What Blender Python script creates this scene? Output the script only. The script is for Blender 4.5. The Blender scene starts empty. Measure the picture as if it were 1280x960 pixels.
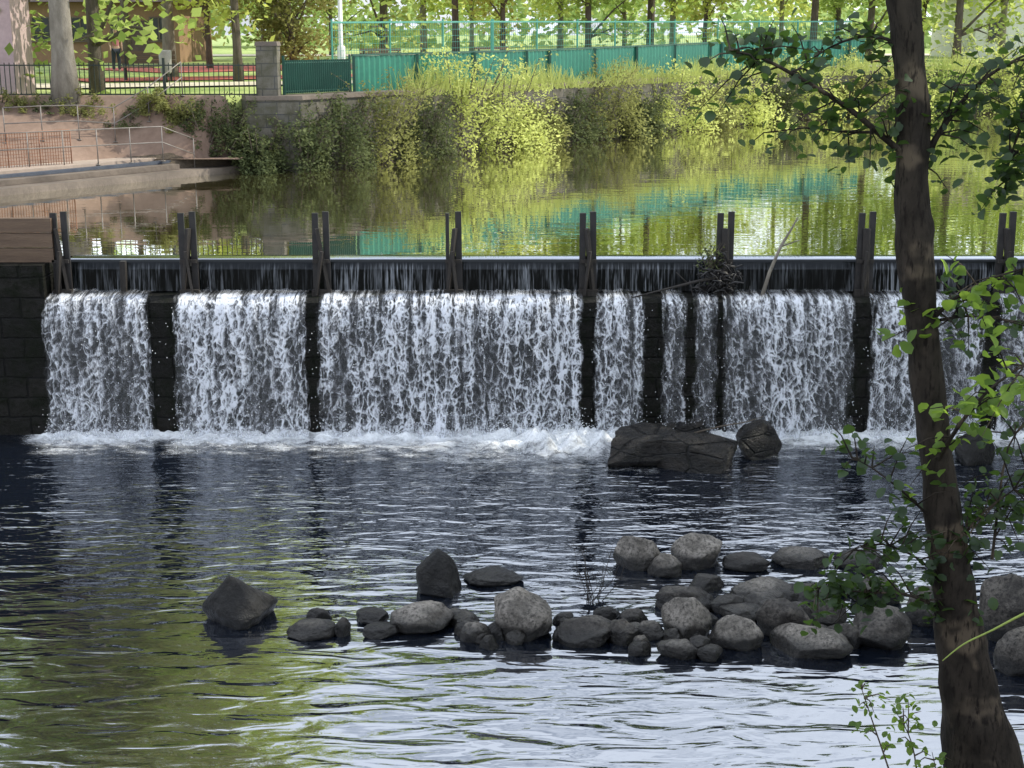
import bpy, math, random
import numpy as np
from mathutils import Vector, noise, Matrix

S = bpy.context.scene
COL = S.collection
R = math.radians
F = 1758.0; PITCH = R(14.05); CH = 5.83
random.seed(5)

# ---------- survey helpers (photo measurements -> world metres) ----------
def ray(u, v):
    a = (u-640)/F; b = (480-v)/F
    cy, sy = math.cos(PITCH), math.sin(PITCH)
    return Vector((a, cy + b*sy, -sy + b*cy))
def onz(u, v, z):
    d = ray(u, v); t = (z-CH)/d.z
    return Vector((d.x*t, d.y*t, z))
def ony(u, v, y):
    d = ray(u, v); t = y/d.y
    return Vector((d.x*t, y, CH+d.z*t))

# ---------- node helpers ----------
class NT:
    def __init__(s, name):
        s.m = bpy.data.materials.new(name); s.m.use_nodes = True
        s.t = s.m.node_tree; s.t.nodes.clear()
        s.out = s.n('ShaderNodeOutputMaterial')
    def n(s, ty, ins=None, **kw):
        nd = s.t.nodes.new(ty)
        for k, v in kw.items(): setattr(nd, k, v)
        if ins:
            for k, v in ins.items(): s.set(nd.inputs[k], v)
        return nd
    def set(s, inp, v):
        if isinstance(v, bpy.types.NodeSocket): s.t.links.new(v, inp)
        elif isinstance(v, (tuple, list)) and inp.type == 'RGBA' and len(v) == 3: inp.default_value = (*v, 1)
        else: inp.default_value = v
    def coord(s, scale=(1, 1, 1), out='Object'):
        c = s.n('ShaderNodeTexCoord').outputs[out]
        return s.n('ShaderNodeMapping', {'Vector': c, 'Scale': scale}).outputs[0]
    def geo(s, scale=(1, 1, 1)):
        c = s.n('ShaderNodeNewGeometry').outputs['Position']
        return s.n('ShaderNodeMapping', {'Vector': c, 'Scale': scale}).outputs[0]
    def noise(s, vec, scale, detail=4, rough=.55, dist=0):
        return s.n('ShaderNodeTexNoise', {'Vector': vec, 'Scale': scale, 'Detail': detail, 'Roughness': rough, 'Distortion': dist}).outputs[0]
    def ramp(s, f, stops):
        r = s.n('ShaderNodeValToRGB'); s.set(r.inputs[0], f)
        e = r.color_ramp.elements
        while len(e) < len(stops): e.new(.5)
        for i, (p, c) in enumerate(stops):
            e[i].position = p; e[i].color = (c, c, c, 1) if isinstance(c, (int, float)) else (*c, 1)
        return r.outputs[0]
    def math(s, op, a, b=0, c=0, clamp=False):
        m = s.n('ShaderNodeMath', operation=op, use_clamp=clamp)
        s.set(m.inputs[0], a); s.set(m.inputs[1], b); s.set(m.inputs[2], c)
        return m.outputs[0]
    def mr(s, v, a, b, c=0., d=1.):
        return s.n('ShaderNodeMapRange', {'Value': v, 'From Min': a, 'From Max': b, 'To Min': c, 'To Max': d}, interpolation_type='SMOOTHSTEP').outputs[0]
    def mix(s, f, a, b, bt='MIX'):
        m = s.n('ShaderNodeMixRGB', blend_type=bt); s.set(m.inputs[0], f); s.set(m.inputs[1], a); s.set(m.inputs[2], b)
        return m.outputs[0]
    def bump(s, h, strength=.5, dist=.05):
        return s.n('ShaderNodeBump', {'Height': h, 'Strength': strength, 'Distance': dist}).outputs[0]
    def bsdf(s, col, rough=.7, normal=None, **kw):
        b = s.n('ShaderNodeBsdfPrincipled'); s.set(b.inputs['Base Color'], col); s.set(b.inputs['Roughness'], rough)
        if normal is not None: s.set(b.inputs['Normal'], normal)
        for k, v in kw.items(): s.set(b.inputs[k.replace('_', ' ')], v)
        return b.outputs[0]
    def fin(s, sh):
        s.t.links.new(sh, s.out.inputs[0]); return s.m

def simple(name, c1, c2, scale=3, rough=.7, bump=.3, bd=.02, stretch=(1, 1, 1), **kw):
    t = NT(name); v = t.coord(stretch)
    n1 = t.noise(v, scale, 4, .6); n2 = t.noise(v, scale*9, 2, .6)
    f = t.ramp(n1, [(.3, 0), (.7, 1)])
    col = t.mix(f, c1, c2)
    col = t.mix(t.math('MULTIPLY', n2, .5), col, (c1[0]*.4, c1[1]*.4, c1[2]*.4))
    return t.fin(t.bsdf(col, rough, t.bump(t.math('ADD', n1, n2), bump, bd), **kw))

def leafmat(name, dark, light, trans, tw=.35, clump=.6, gloss=.03):
    t = NT(name)
    rnd = t.n('ShaderNodeNewGeometry').outputs['Random Per Island']
    nz = t.noise(t.coord(), clump, 1)
    f = t.math('ADD', t.math('MULTIPLY', rnd, .55), t.math('MULTIPLY', t.mr(nz, .35, .65), .5), clamp=True)
    col = t.mix(f, dark, light)
    tc = t.mix(f, tuple(x*.6 for x in trans), trans)
    d = t.n('ShaderNodeBsdfDiffuse', {'Color': col}).outputs[0]
    tr = t.n('ShaderNodeBsdfTranslucent', {'Color': tc}).outputs[0]
    m = t.n('ShaderNodeMixShader', {0: tw, 1: d, 2: tr}).outputs[0]
    if gloss:
        g = t.n('ShaderNodeBsdfGlossy', {'Color': (.9, .95, 1), 'Roughness': .55}).outputs[0]
        m = t.n('ShaderNodeMixShader', {0: gloss, 1: m, 2: g}).outputs[0]
    return t.fin(m)

# ---------- object helpers ----------
def link(o): COL.objects.link(o); return o
def tag(o, label=None, cat=None, kind=None, group=None):
    if label: o['label'] = label
    if cat: o['category'] = cat
    if kind: o['kind'] = kind
    if group: o['group'] = group
    return o
def empty(name, loc=(0, 0, 0)):
    o = bpy.data.objects.new(name, None); o.location = loc; o.empty_display_size = .2
    return link(o)
def meshobj(name, verts, faces, mat=None, smooth=False, loc=None, parent=None):
    me = bpy.data.meshes.new(name)
    me.from_pydata([tuple(v) for v in verts], [], faces); me.update()
    if mat: me.materials.append(mat)
    if smooth: me.polygons.foreach_set('use_smooth', [True]*len(me.polygons))
    o = link(bpy.data.objects.new(name, me))
    if loc is not None: o.location = loc
    if parent: o.parent = parent
    return o
def npmesh(name, V, Q, mat, smooth=False):
    me = bpy.data.meshes.new(name)
    V = np.asarray(V, dtype=np.float32); Q = np.asarray(Q, dtype=np.int32)
    k = Q.shape[1]
    me.vertices.add(len(V)); me.vertices.foreach_set('co', V.ravel())
    me.loops.add(Q.size); me.loops.foreach_set('vertex_index', Q.ravel())
    me.polygons.add(len(Q))
    me.polygons.foreach_set('loop_start', np.arange(0, Q.size, k, dtype=np.int32))
    me.polygons.foreach_set('loop_total', np.full(len(Q), k, dtype=np.int32))
    if smooth: me.polygons.foreach_set('use_smooth', np.ones(len(Q), dtype=bool))
    me.update(calc_edges=True); me.validate()
    if mat: me.materials.append(mat)
    return me
class MB:
    def __init__(s): s.v = []; s.f = []
    def add(s, v, f):
        o = len(s.v); s.v += [tuple(x) for x in v]; s.f += [tuple(i+o for i in q) for q in f]
    def box(s, c, sz, rot=None, taper=1):
        x, y, z = sz[0]/2, sz[1]/2, sz[2]/2
        P = [(-x, -y, -z), (x, -y, -z), (x, y, -z), (-x, y, -z), (-x*taper, -y*taper, z), (x*taper, -y*taper, z), (x*taper, y*taper, z), (-x*taper, y*taper, z)]
        P = [Vector(p) for p in P]
        if rot is not None: P = [rot @ p for p in P]
        c = Vector(c)
        s.add([p+c for p in P], [(0, 3, 2, 1), (4, 5, 6, 7), (0, 1, 5, 4), (1, 2, 6, 5), (2, 3, 7, 6), (3, 0, 4, 7)])
    def beam(s, a, b, w, d):
        a = Vector(a); b = Vector(b); dr = b-a
        q = dr.to_track_quat('Z', 'Y').to_matrix()
        s.box((a+b)/2, (w, d, dr.length), q)
    def tube(s, pts, rad, seg=8, cap=True, wob=0):
        pts = [Vector(p) for p in pts]; n = len(pts)
        if not hasattr(rad, '__len__'): rad = [rad]*n
        o = len(s.v)
        prev = None
        for i, p in enumerate(pts):
            t = (pts[min(i+1, n-1)]-pts[max(i-1, 0)]).normalized()
            if prev is None:
                a = t.cross(Vector((1, .2, .1))).normalized()
            else:
                a = (prev - t*prev.dot(t)).normalized()
            prev = a; b = t.cross(a)
            for k in range(seg):
                th = 2*math.pi*k/seg
                rr = rad[i]*(1+wob*noise.noise(Vector((math.cos(th)*1.5, math.sin(th)*1.5, i*.35+pts[0].x*3))))
                s.v.append(tuple(p+(a*math.cos(th)+b*math.sin(th))*rr))
        for i in range(n-1):
            for k in range(seg):
                k2 = (k+1) % seg
                s.f.append((o+i*seg+k, o+i*seg+k2, o+(i+1)*seg+k2, o+(i+1)*seg+k))
        if cap:
            s.f.append(tuple(o+k for k in range(seg))[::-1]); s.f.append(tuple(o+(n-1)*seg+k for k in range(seg)))
    def obj(s, name, mat, smooth=False, parent=None, loc=None):
        return meshobj(name, s.v, s.f, mat, smooth, loc, parent)
    def mesh(s, name, mat, smooth=False):
        me = bpy.data.meshes.new(name); me.from_pydata(s.v, [], s.f); me.update(); me.materials.append(mat)
        if smooth: me.polygons.foreach_set('use_smooth', [True]*len(me.polygons))
        return me

def leaves(C, size, rs, updir=.6, aspect=.62, fine=False):
    n = len(C)
    N = rs.normal(size=(n, 3)); N[:, 2] = np.abs(N[:, 2])+updir
    N /= np.linalg.norm(N, axis=1)[:, None]
    A = np.cross(N, rs.normal(size=(n, 3))); A /= np.linalg.norm(A, axis=1)[:, None]
    B = np.cross(N, A)
    sz = (size*rs.uniform(.65, 1.25, n))[:, None]
    if not fine:
        V = np.stack([C-A*sz*.5, C+B*sz*aspect*.5, C+A*sz*.5+N*sz*.08, C-B*sz*aspect*.5], 1).reshape(-1, 3)
        Q = np.arange(n*4).reshape(n, 4)
        return V, Q
    w = sz*aspect*.5; up = N*sz*.12
    b = C-A*sz*.5; tp = C+A*sz*.5-N*sz*.10
    r1 = C-A*sz*.28+B*w*.85+up; r2 = C+A*sz*.08+B*w+up; r3 = C+A*sz*.36+B*w*.55+up*.4
    l1 = C-A*sz*.28-B*w*.85+up; l2 = C+A*sz*.08-B*w+up; l3 = C+A*sz*.36-B*w*.55+up*.4
    m1 = C-A*sz*.15; m2 = C+A*sz*.22
    V = np.stack([b, r1, r2, r3, tp, l3, l2, l1, m1, m2], 1).reshape(-1, 3)
    base = (np.arange(n)*10)[:, None]
    pat = np.array([[0, 1, 2, 8], [8, 2, 3, 9], [0, 8, 6, 7], [8, 9, 5, 6], [9, 3, 4, 5]])
    Q = (base[:, None, :]+pat[None]).reshape(-1, 4)
    return V, Q

# ---------- materials ----------
M_bark = simple('bark', (.09, .07, .05), (.17, .14, .11), 3, .9, .8, .03, (6, 6, 1.2))
M_barklight = simple('bark_pale', (.16, .14, .11), (.32, .29, .24), 2.5, .9, .6, .03, (3, 3, 1))
M_leafA = leafmat('leaf_lime', (.17, .24, .055), (.44, .52, .14), (.90, .98, .28), .54, .35, 0)
M_leafB = leafmat('leaf_green', (.11, .17, .045), (.30, .38, .11), (.66, .80, .24), .48, .35, 0)
M_leafT = leafmat('leaf_deep', (.05, .085, .03), (.14, .19, .065), (.24, .32, .10), .35, .35, 0)
M_leafP = leafmat('leaf_plane', (.13, .14, .06), (.34, .34, .16), (.64, .62, .28), .42, .35, 0)
M_leafH = leafmat('leaf_haze_tint', (.22, .32, .12), (.46, .56, .24), (.76, .90, .38), .5, .12, 0)  # paler, bluer leaf colour stands in for distance haze
M_leafO = leafmat('leaf_olive', (.09, .10, .035), (.28, .28, .11), (.44, .46, .15), .38, .5, 0)
M_leafD = leafmat('leaf_dark', (.04, .055, .028), (.13, .15, .07), (.17, .2, .07), .28, 1.2, 0)
M_leafN = leafmat('leaf_near', (.010, .024, .008), (.026, .05, .014), (.13, .24, .035), .38, 2.5, .03)
M_leafN2 = leafmat('leaf_near_lit', (.04, .09, .015), (.11, .18, .03), (.44, .66, .09), .5, 2.5, .02)  # lit copy of the near leaf material, sunlight put into the colour
M_leafY = leafmat('leaf_reed', (.22, .26, .07), (.56, .60, .2), (.84, .90, .3), .44, .8, 0)

def rockmat(name, c1, c2):
    t = NT(name); v = t.geo()
    n1 = t.noise(v, 4, 6, .65); n2 = t.noise(v, 28, 4, .7)
    col = t.mix(t.mr(n1, .35, .65), c1, c2)
    col = t.mix(t.mr(n2, .4, .7), col, tuple(x*.35 for x in c1))
    g_ = t.n('ShaderNodeNewGeometry')
    z = t.n('ShaderNodeSeparateXYZ', {0: g_.outputs['Position']}).outputs[2]
    wet = t.mr(t.math('ADD', z, t.math('MULTIPLY', n1, -.2)), .10, -.0)
    col = t.mix(t.math('MULTIPLY', wet, .9), col, (.003, .003, .003))
    rough = t.math('SUBTRACT', .65, t.math('MULTIPLY', wet, .35))
    h = t.math('ADD', n1, t.math('MULTIPLY', n2, .5))
    return t.fin(t.bsdf(col, rough, t.bump(h, .8, .05), Specular_IOR_Level=.35))
M_rock = rockmat('river_stone', (.095, .086, .074), (.26, .238, .21))
M_rockd = rockmat('river_stone_dark', (.024, .021, .019), (.095, .086, .075))
M_rockb = rockmat('river_stone_black', (.005, .005, .005), (.016, .015, .014))
def slabmat():
    t = NT('wet_slab'); v = t.geo((1, 1, 2.2))
    n1 = t.noise(v, 3, 6, .7); n2 = t.noise(v, 16, 4, .7)
    cr = t.n('ShaderNodeTexVoronoi', {'Vector': t.geo((1.6, 1.6, 4)), 'Scale': 1.}, feature='DISTANCE_TO_EDGE').outputs[0]
    crk = t.mr(cr, .0, .05)
    col = t.mix(t.mr(n1, .35, .7), (.004, .004, .004), (.03, .025, .02))
    col = t.mix(crk, (.001, .001, .001), col)
    h = t.math('ADD', t.math('ADD', n1, t.math('MULTIPLY', n2, .6)), t.math('MULTIPLY', crk, .5))
    return t.fin(t.bsdf(col, t.mr(n2, .3, .7, .2, .6), t.bump(h, 1., .14), Specular_IOR_Level=.45))
M_slab = slabmat()

def weirmat():
    t = NT('wet_masonry'); c = t.n('ShaderNodeTexCoord').outputs['Object']
    sx = t.n('ShaderNodeSeparateXYZ', {0: c})
    v = t.n('ShaderNodeCombineXYZ', {0: sx.outputs[0], 1: sx.outputs[2], 2: 0.}).outputs[0]
    wn = t.n('ShaderNodeTexNoise', {'Vector': v, 'Scale': 3.}).outputs[1]
    v2 = t.n('ShaderNodeVectorMath', {0: v, 1: t.n('ShaderNodeVectorMath', {0: wn, 1: (.06, .06, .06)}, operation='MULTIPLY').outputs[0]}, operation='ADD').outputs[0]
    br = t.n('ShaderNodeTexBrick', {'Vector': v2, 'Color1': (.014, .013, .011), 'Color2': (.007, .007, .006), 'Mortar': (.003, .003, .003), 'Scale': 1., 'Mortar Size': .02, 'Mortar Smooth': .7, 'Brick Width': .62, 'Row Height': .3, 'Bias': 0.})
    n = t.noise(c, 5, 6, .7)
    col = t.mix(t.mr(n, .4, .7), br.outputs[0], (.005, .007, .003))
    h = t.math('ADD', t.math('MULTIPLY', br.outputs['Fac'], -.4), t.math('MULTIPLY', n, 1.8))
    return t.fin(t.bsdf(col, t.mr(n, .3, .7, .5, .85), t.bump(h, .9, .06), Specular_IOR_Level=.15))
M_weir = weirmat()

def wallmat(name, c1, c2, w=.6, hh=.3):
    t = NT(name); c = t.geo()
    sx = t.n('ShaderNodeSeparateXYZ', {0: c})
    v = t.n('ShaderNodeCombineXYZ', {0: t.math('ADD', sx.outputs[0], t.math('MULTIPLY', sx.outputs[1], .6)), 1: sx.outputs[2], 2: 0.}).outputs[0]
    br = t.n('ShaderNodeTexBrick', {'Vector': v, 'Color1': c1, 'Color2': c2, 'Mortar': (c1[0]*.4,)*3, 'Scale': 1., 'Mortar Size': .015, 'Brick Width': w, 'Row Height': hh})
    n = t.noise(c, 2.5, 6, .7)
    col = t.mix(t.mr(n, .35, .65), br.outputs[0], (c1[0]*.4, c1[1]*.42, c1[2]*.3))
    return t.fin(t.bsdf(col, .85, t.bump(t.math('SUBTRACT', n, br.outputs['Fac']), .6, .04)))
M_stonewall = wallmat('stone_wall', (.15, .135, .11), (.10, .095, .08))
M_conc = simple('concrete', (.34, .27, .22), (.48, .39, .32), 1.5, .85, .3, .02)
M_concw = simple('concrete_stained', (.10, .08, .065), (.21, .17, .135), 1.2, .8, .4, .03)
M_pave = simple('brown_paving', (.17, .11, .08), (.30, .21, .16), .9, .9, .3, .02)
M_wood = simple('wet_wood', (.012, .010, .008), (.036, .029, .024), 3, .7, .6, .02, (6, 6, .8))
M_woodb = simple('plank_wood', (.11, .07, .045), (.18, .12, .075), 2, .75, .5, .02, (.8, 6, 8))
M_iron = simple('dark_iron', (.010, .010, .011), (.03, .026, .024), 8, .5, .2, .005)
M_ironb = simple('black_iron', (.01, .02, .015), (.02, .03, .025), 8, .5, .1, .005)
M_green = simple('green_panel', (.018, .16, .108), (.032, .22, .15), 1.2, .5, .1, .01)
M_green2 = simple('green_wire', (.08, .32, .26), (.1, .38, .31), 2, .5, .1, .005)
M_greend = simple('green_iron', (.006, .06, .04), (.012, .09, .06), 2, .5, .1, .005)
M_steel = simple('weathered_rail', (.16, .14, .125), (.26, .235, .21), 5, .5, .1, .005, Metallic=.2)
M_white = simple('white_paint', (.75, .75, .74), (.82, .82, .8), 3, .5, .05, .005)
M_grey = simple('grey_bin_paint', (.28, .27, .25), (.36, .35, .33), 3, .5, .05, .005)
M_pink = simple('pink_render', (.46, .34, .34), (.54, .41, .41), 1.5, .85, .2, .01)
M_tan = simple('ochre_render', (.26, .15, .09), (.34, .21, .12), 1, .85, .2, .01)
M_glass = simple('window_glass', (.02, .025, .03), (.03, .035, .04), 1, .1, .02, .002)
M_roof = simple('roof_dark', (.08, .06, .055), (.14, .09, .08), 4, .8, .4, .02)
M_redpath = simple('red_path', (.48, .10, .08), (.58, .15, .11), .8, .9, .2, .01)
M_sand = simple('sand_path', (.55, .48, .37), (.64, .57, .45), .6, .95, .2, .01)

def groundmat():
    t = NT('ground_grass'); v = t.geo()
    n1 = t.noise(v, .25, 4, .6); n2 = t.noise(v, 6, 4, .7)
    g = t.mix(t.mr(n1, .35, .65), (.18, .26, .06), (.36, .42, .14))
    g = t.mix(t.math('MULTIPLY', t.mr(n2, .45, .75), .5), g, (.08, .12, .04))
    z = t.n('ShaderNodeSeparateXYZ', {0: v}).outputs[2]
    soil = t.mix(n2, (.10, .075, .05), (.045, .035, .025))
    f = t.mr(t.math('ADD', z, t.math('MULTIPLY', n1, .8)), 4.55, 4.3)
    return t.fin(t.bsdf(t.mix(f, g, soil), .95, t.bump(n2, .6, .08)))
M_ground = groundmat()

def watermat(name, base, ior, mode):
    t = NT(name)
    if mode == 'low':
        n1 = t.noise(t.geo((1.45, 4.6, 1)), 1.0, 2, .4, .7)
        n2 = t.noise(t.geo((5.0, 13, 1)), 1.0, 2, .5, .4)
        n3 = t.noise(t.geo((.25, .35, 1)), 1.0, 2)
        y = t.n('ShaderNodeSeparateXYZ', {0: t.geo()}).outputs[1]
        h = t.math('ADD', t.math('MULTIPLY', n1, 1.), t.math('MULTIPLY', n2, t.mr(y, 11, 18, .06, .34)))
        amp = t.math('MULTIPLY', t.mr(n3, .3, .7, .65, 1.2), t.mr(y, 10, 19.5, .8, 1.35))
        h = t.math('MULTIPLY', h, amp)
        nrm = t.bump(h, 1., .037); rough = .015
    else:
        n1 = t.noise(t.geo((.9, 2.6, 1)), 1.0, 2, .5, .4)
        n2 = t.noise(t.geo((5, 9, 1)), 1.0, 1, .5)
        h = t.math('ADD', n1, t.math('MULTIPLY', n2, .12))
        nrm = t.bump(h, 1., .003); rough = .0
    d = t.n('ShaderNodeBsdfDiffuse', {'Color': base}).outputs[0]
    g = t.n('ShaderNodeBsdfGlossy', {'Color': (.93, .96, 1) if mode == 'low' else (1, 1, .97), 'Roughness': rough, 'Normal': nrm}).outputs[0]
    fr = t.n('ShaderNodeFresnel', {'IOR': ior, 'Normal': nrm}).outputs[0]
    if mode == 'up': fr = t.math('MAXIMUM', fr, .86)
    return t.fin(t.n('ShaderNodeMixShader', {0: fr, 1: d, 2: g}).outputs[0])
M_wlow = watermat('river_water', (.003, .005, .010), 4.0, 'low')
M_wup = watermat('pond_water', (.05, .045, .018), 2.0, 'up')

def fallmat():
    t = NT('falling_water')
    c = t.n('ShaderNodeTexCoord').outputs['Object']
    at = lambda nm: t.n('ShaderNodeAttribute', attribute_name=nm).outputs['Fac']
    tt, edge, dens = at('tt'), at('edge'), at('dens')
    def vec(sx, sz, off=0.):
        return t.n('ShaderNodeMapping', {'Vector': c, 'Scale': (sx, .3, sz), 'Location': (off, 0, off)}).outputs[0]
    wn = t.n('ShaderNodeTexNoise', {'Vector': vec(6, 4.), 'Scale': 1., 'Detail': 3.}).outputs[1]
    off = t.n('ShaderNodeVectorMath', {0: wn, 1: (2.1, 0, 2.1)}, operation='MULTIPLY').outputs[0]
    def lace(sx, sz, o, w0, w1):
        vv = t.n('ShaderNodeVectorMath', {0: vec(sx, sz, o), 1: off}, operation='ADD').outputs[0]
        d = t.n('ShaderNodeTexVoronoi', {'Vector': vv, 'Scale': 1.}, feature='DISTANCE_TO_EDGE', voronoi_dimensions='3D').outputs[0]
        return t.mr(d, w1, w0)
    l1 = lace(10, 5.6, 0, .0, .15); l2 = lace(21, 12.5, 5, .0, .2)
    streak = t.noise(vec(9, 1.2), 1., 3, .6)
    broad = t.noise(vec(2.2, .3), 1., 2, .6)
    fine = t.noise(vec(40, 24), 1., 2, .6)
    k = t.math('MULTIPLY', t.mr(broad, .34, .60, .42, 1.1), dens)
    top = t.mr(tt, .46, .2)
    s = t.math('MULTIPLY', t.mr(streak, .44, .7), .26)
    L = t.math('ADD', t.math('MULTIPLY', l1, .85), t.math('MULTIPLY', l2, .42))
    L = t.math('MULTIPLY', L, t.mr(streak, .34, .6, .42, 1.1))
    a = t.math('ADD', t.math('MULTIPLY', t.math('ADD', L, s), k), t.math('MULTIPLY', t.math('MULTIPLY', top, dens), t.math('MULTIPLY', t.mr(fine, .3, .65, .05, .6), t.mr(streak, .36, .6))))
    a = t.math('MULTIPLY', a, t.mr(fine, .30, .56, .5, 1.08))
    bot = t.math('MULTIPLY', t.mr(tt, .84, 1.), t.mr(fine, .4, .6))
    a = t.math('ADD', a, t.math('MULTIPLY', t.math('MULTIPLY', bot, .4), dens))
    a = t.mr(a, .03, 1.2, .03, .92)
    a = t.math('MULTIPLY', a, t.mr(tt, .10, .21, .12, 1.))
    en = t.math('ADD', edge, t.math('MULTIPLY', t.math('SUBTRACT', t.noise(vec(9, 2.2), 1., 2), .5), .28))
    a = t.math('MULTIPLY', a, t.mr(en, .0, .09), clamp=True)
    h = t.math('ADD', a, t.math('MULTIPLY', fine, .4))
    nrm = t.bump(h, .8, .03)
    foam = t.n('ShaderNodeBsdfDiffuse', {'Color': (.86, .89, .95), 'Normal': nrm}).outputs[0]
    tl = t.n('ShaderNodeBsdfTranslucent', {'Color': (.9, .93, 1)}).outputs[0]
    foam = t.n('ShaderNodeMixShader', {0: .25, 1: foam, 2: tl}).outputs[0]
    tp = t.n('ShaderNodeBsdfTransparent').outputs[0]
    return t.fin(t.n('ShaderNodeMixShader', {0: a, 1: tp, 2: foam}).outputs[0])
M_fall = fallmat()
def crestmat():
    t = NT('crest_water_film')
    c = t.n('ShaderNodeTexCoord').outputs['Object']
    at = lambda nm: t.n('ShaderNodeAttribute', attribute_name=nm).outputs['Fac']
    tt, dens = at('tt'), at('dens')
    v1 = t.n('ShaderNodeMapping', {'Vector': c, 'Scale': (26, .3, 1.6)}).outputs[0]
    v2 = t.n('ShaderNodeMapping', {'Vector': c, 'Scale': (1.6, .3, .3)}).outputs[0]
    st = t.noise(v1, 1., 3, .7); br = t.noise(v2, 1., 2)
    a = t.math('MULTIPLY', t.mr(st, .45, .74), t.math('MULTIPLY', t.mr(br, .38, .65, .15, 1.2), dens))
    a = t.math('MULTIPLY', a, t.mr(tt, .40, .55), clamp=True)
    lip = t.mr(tt, .36, .29)
    foam = t.n('ShaderNodeBsdfDiffuse', {'Color': (.7, .75, .82)}).outputs[0]
    nrm = t.bump(st, .3, .01)
    gl = t.n('ShaderNodeBsdfGlossy', {'Color': (.85, .9, 1), 'Roughness': .08, 'Normal': nrm}).outputs[0]
    dk = t.n('ShaderNodeBsdfDiffuse', {'Color': (.006, .007, .007)}).outputs[0]
    film = t.n('ShaderNodeMixShader', {0: t.math('ADD', .015, t.math('MULTIPLY', lip, .5)), 1: dk, 2: gl}).outputs[0]
    return t.fin(t.n('ShaderNodeMixShader', {0: a, 1: film, 2: foam}).outputs[0])
M_crest = crestmat()

def foammat():
    t = NT('foam')
    f = t.n('ShaderNodeAttribute', attribute_name='foam').outputs['Fac']
    v = t.geo((1, 1, 1))
    n1 = t.noise(t.geo((2.2, 4.5, 2)), 1., 5, .7, .5); n2 = t.noise(v, 22, 3, .7)
    a = t.math('ADD', f, t.math('MULTIPLY', t.math('SUBTRACT', n1, .5), 1.7))
    a = t.math('ADD', a, t.math('MULTIPLY', t.math('SUBTRACT', n2, .5), .6))
    a = t.mr(a, .2, 1.25, 0, .93)
    foam = t.bsdf((.86, .89, .92), .5, t.bump(n2, .6, .04))
    tp = t.n('ShaderNodeBsdfTransparent').outputs[0]
    return t.fin(t.n('ShaderNodeMixShader', {0: a, 1: tp, 2: foam}).outputs[0])
M_foam = foammat()
M_drop = simple('water_drop', (.8, .85, .9), (.85, .88, .92), 5, .3, .05, .01)

# ---------- terrain ----------
UP = [(-14, 21), (-14, 24), (-10.45, 28.8), (-6.5, 34), (-4.9, 34.4), (8.3, 52), (13, 56), (22, 60), (40, 66), (90, 75), (90, 62), (45, 50), (24, 38), (16, 28), (14, 21)]
LOW = [(-12, 20.6), (-12, 13), (-9, 8.6), (0, 8.2), (2.0, 8.5), (4, 9.6), (7, 11.5), (10, 14), (12, 20.6)]
def sdist(X, Y, poly):
    P = np.array(poly, float); n = len(P)
    best = np.full(X.shape, 1e9); ins = np.zeros(X.shape, bool)
    for i in range(n):
        a = P[i]; b = P[(i+1) % n]; ab = b-a
        t = np.clip(((X-a[0])*ab[0]+(Y-a[1])*ab[1])/(ab@ab), 0, 1)
        best = np.minimum(best, np.hypot(X-a[0]-t*ab[0], Y-a[1]-t*ab[1]))
        c = ((a[1] > Y) != (b[1] > Y)) & (X < (b[0]-a[0])*(Y-a[1])/(b[1]-a[1]+1e-12)+a[0])
        ins ^= c
    return np.where(ins, -best, best)
sst = lambda x, a, b: (lambda t: t*t*(3-2*t))(np.clip((x-a)/(b-a), 0, 1))
def quayslope(X, Y):
    ys_ = np.interp(X, [-14.6, -10.45, -6.5], [23.2, 28.8, 34.0])
    y0 = np.minimum(ys_+3.0, 33.4)
    t = np.clip((Y-y0)/(34.4-y0), 0, 1)
    return t**np.interp(X, [-13.5, -8.0], [2.6, 1.0])
def height(X, Y):
    X = np.asarray(X, float); Y = np.asarray(Y, float)
    du = sdist(X, Y, UP); dl = sdist(X, Y, LOW)
    park = 4.28+.011*np.clip(Y-38, 0, 60)+.004*np.clip(Y-98, 0, 300)
    bu = 1.4+(park-1.4)*sst(du, .5, 1.5)
    q = 1.4+1.45*sst(du, .1, .7)
    q = q+(park-2.85)*quayslope(X, Y)*sst(du, .1, .8)
    q = np.where(Y < 25, 1.4+1.45*sst(du, .1, .7)+(park-2.85)*sst(du, 1, 4), q)
    w = sst(X, -6.9, -6.3); bu = np.where(Y < 50, bu*w+q*(1-w), bu)
    bl = -.9+.75*sst(dl, -1.5, 0)+.5*sst(dl, 0, 1)+3.95*np.clip(dl/8.5, 0, 1)**1.1
    return np.minimum(bu, bl)
def gz(x, y): return float(height(np.array([x]), np.array([y]))[0])
def axis(segs):
    out = []
    for a, b, st in segs: out += list(np.arange(a, b, st))
    return np.array(out+[segs[-1][1]])
xs = axis([(-400, -60, 20), (-60, -20, 2), (-20, 22, .4), (22, 60, 2), (60, 400, 20)])
ys = axis([(-120, -10, 10), (-10, 6, 1), (6, 62, .4), (62, 110, 3), (110, 700, 30)])
X, Y = np.meshgrid(xs, ys)
Z = height(X, Y)
nx, ny = len(xs), len(ys)
I = np.arange(nx*ny).reshape(ny, nx)
Q = np.stack([I[:-1, :-1], I[:-1, 1:], I[1:, 1:], I[1:, :-1]], -1).reshape(-1, 4)
g = link(bpy.data.objects.new('ground', npmesh('ground', np.stack([X, Y, Z], -1).reshape(-1, 3), Q, M_ground, True)))
tag(g, 'grassy park ground and earth river banks', 'ground', 'structure')

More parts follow.
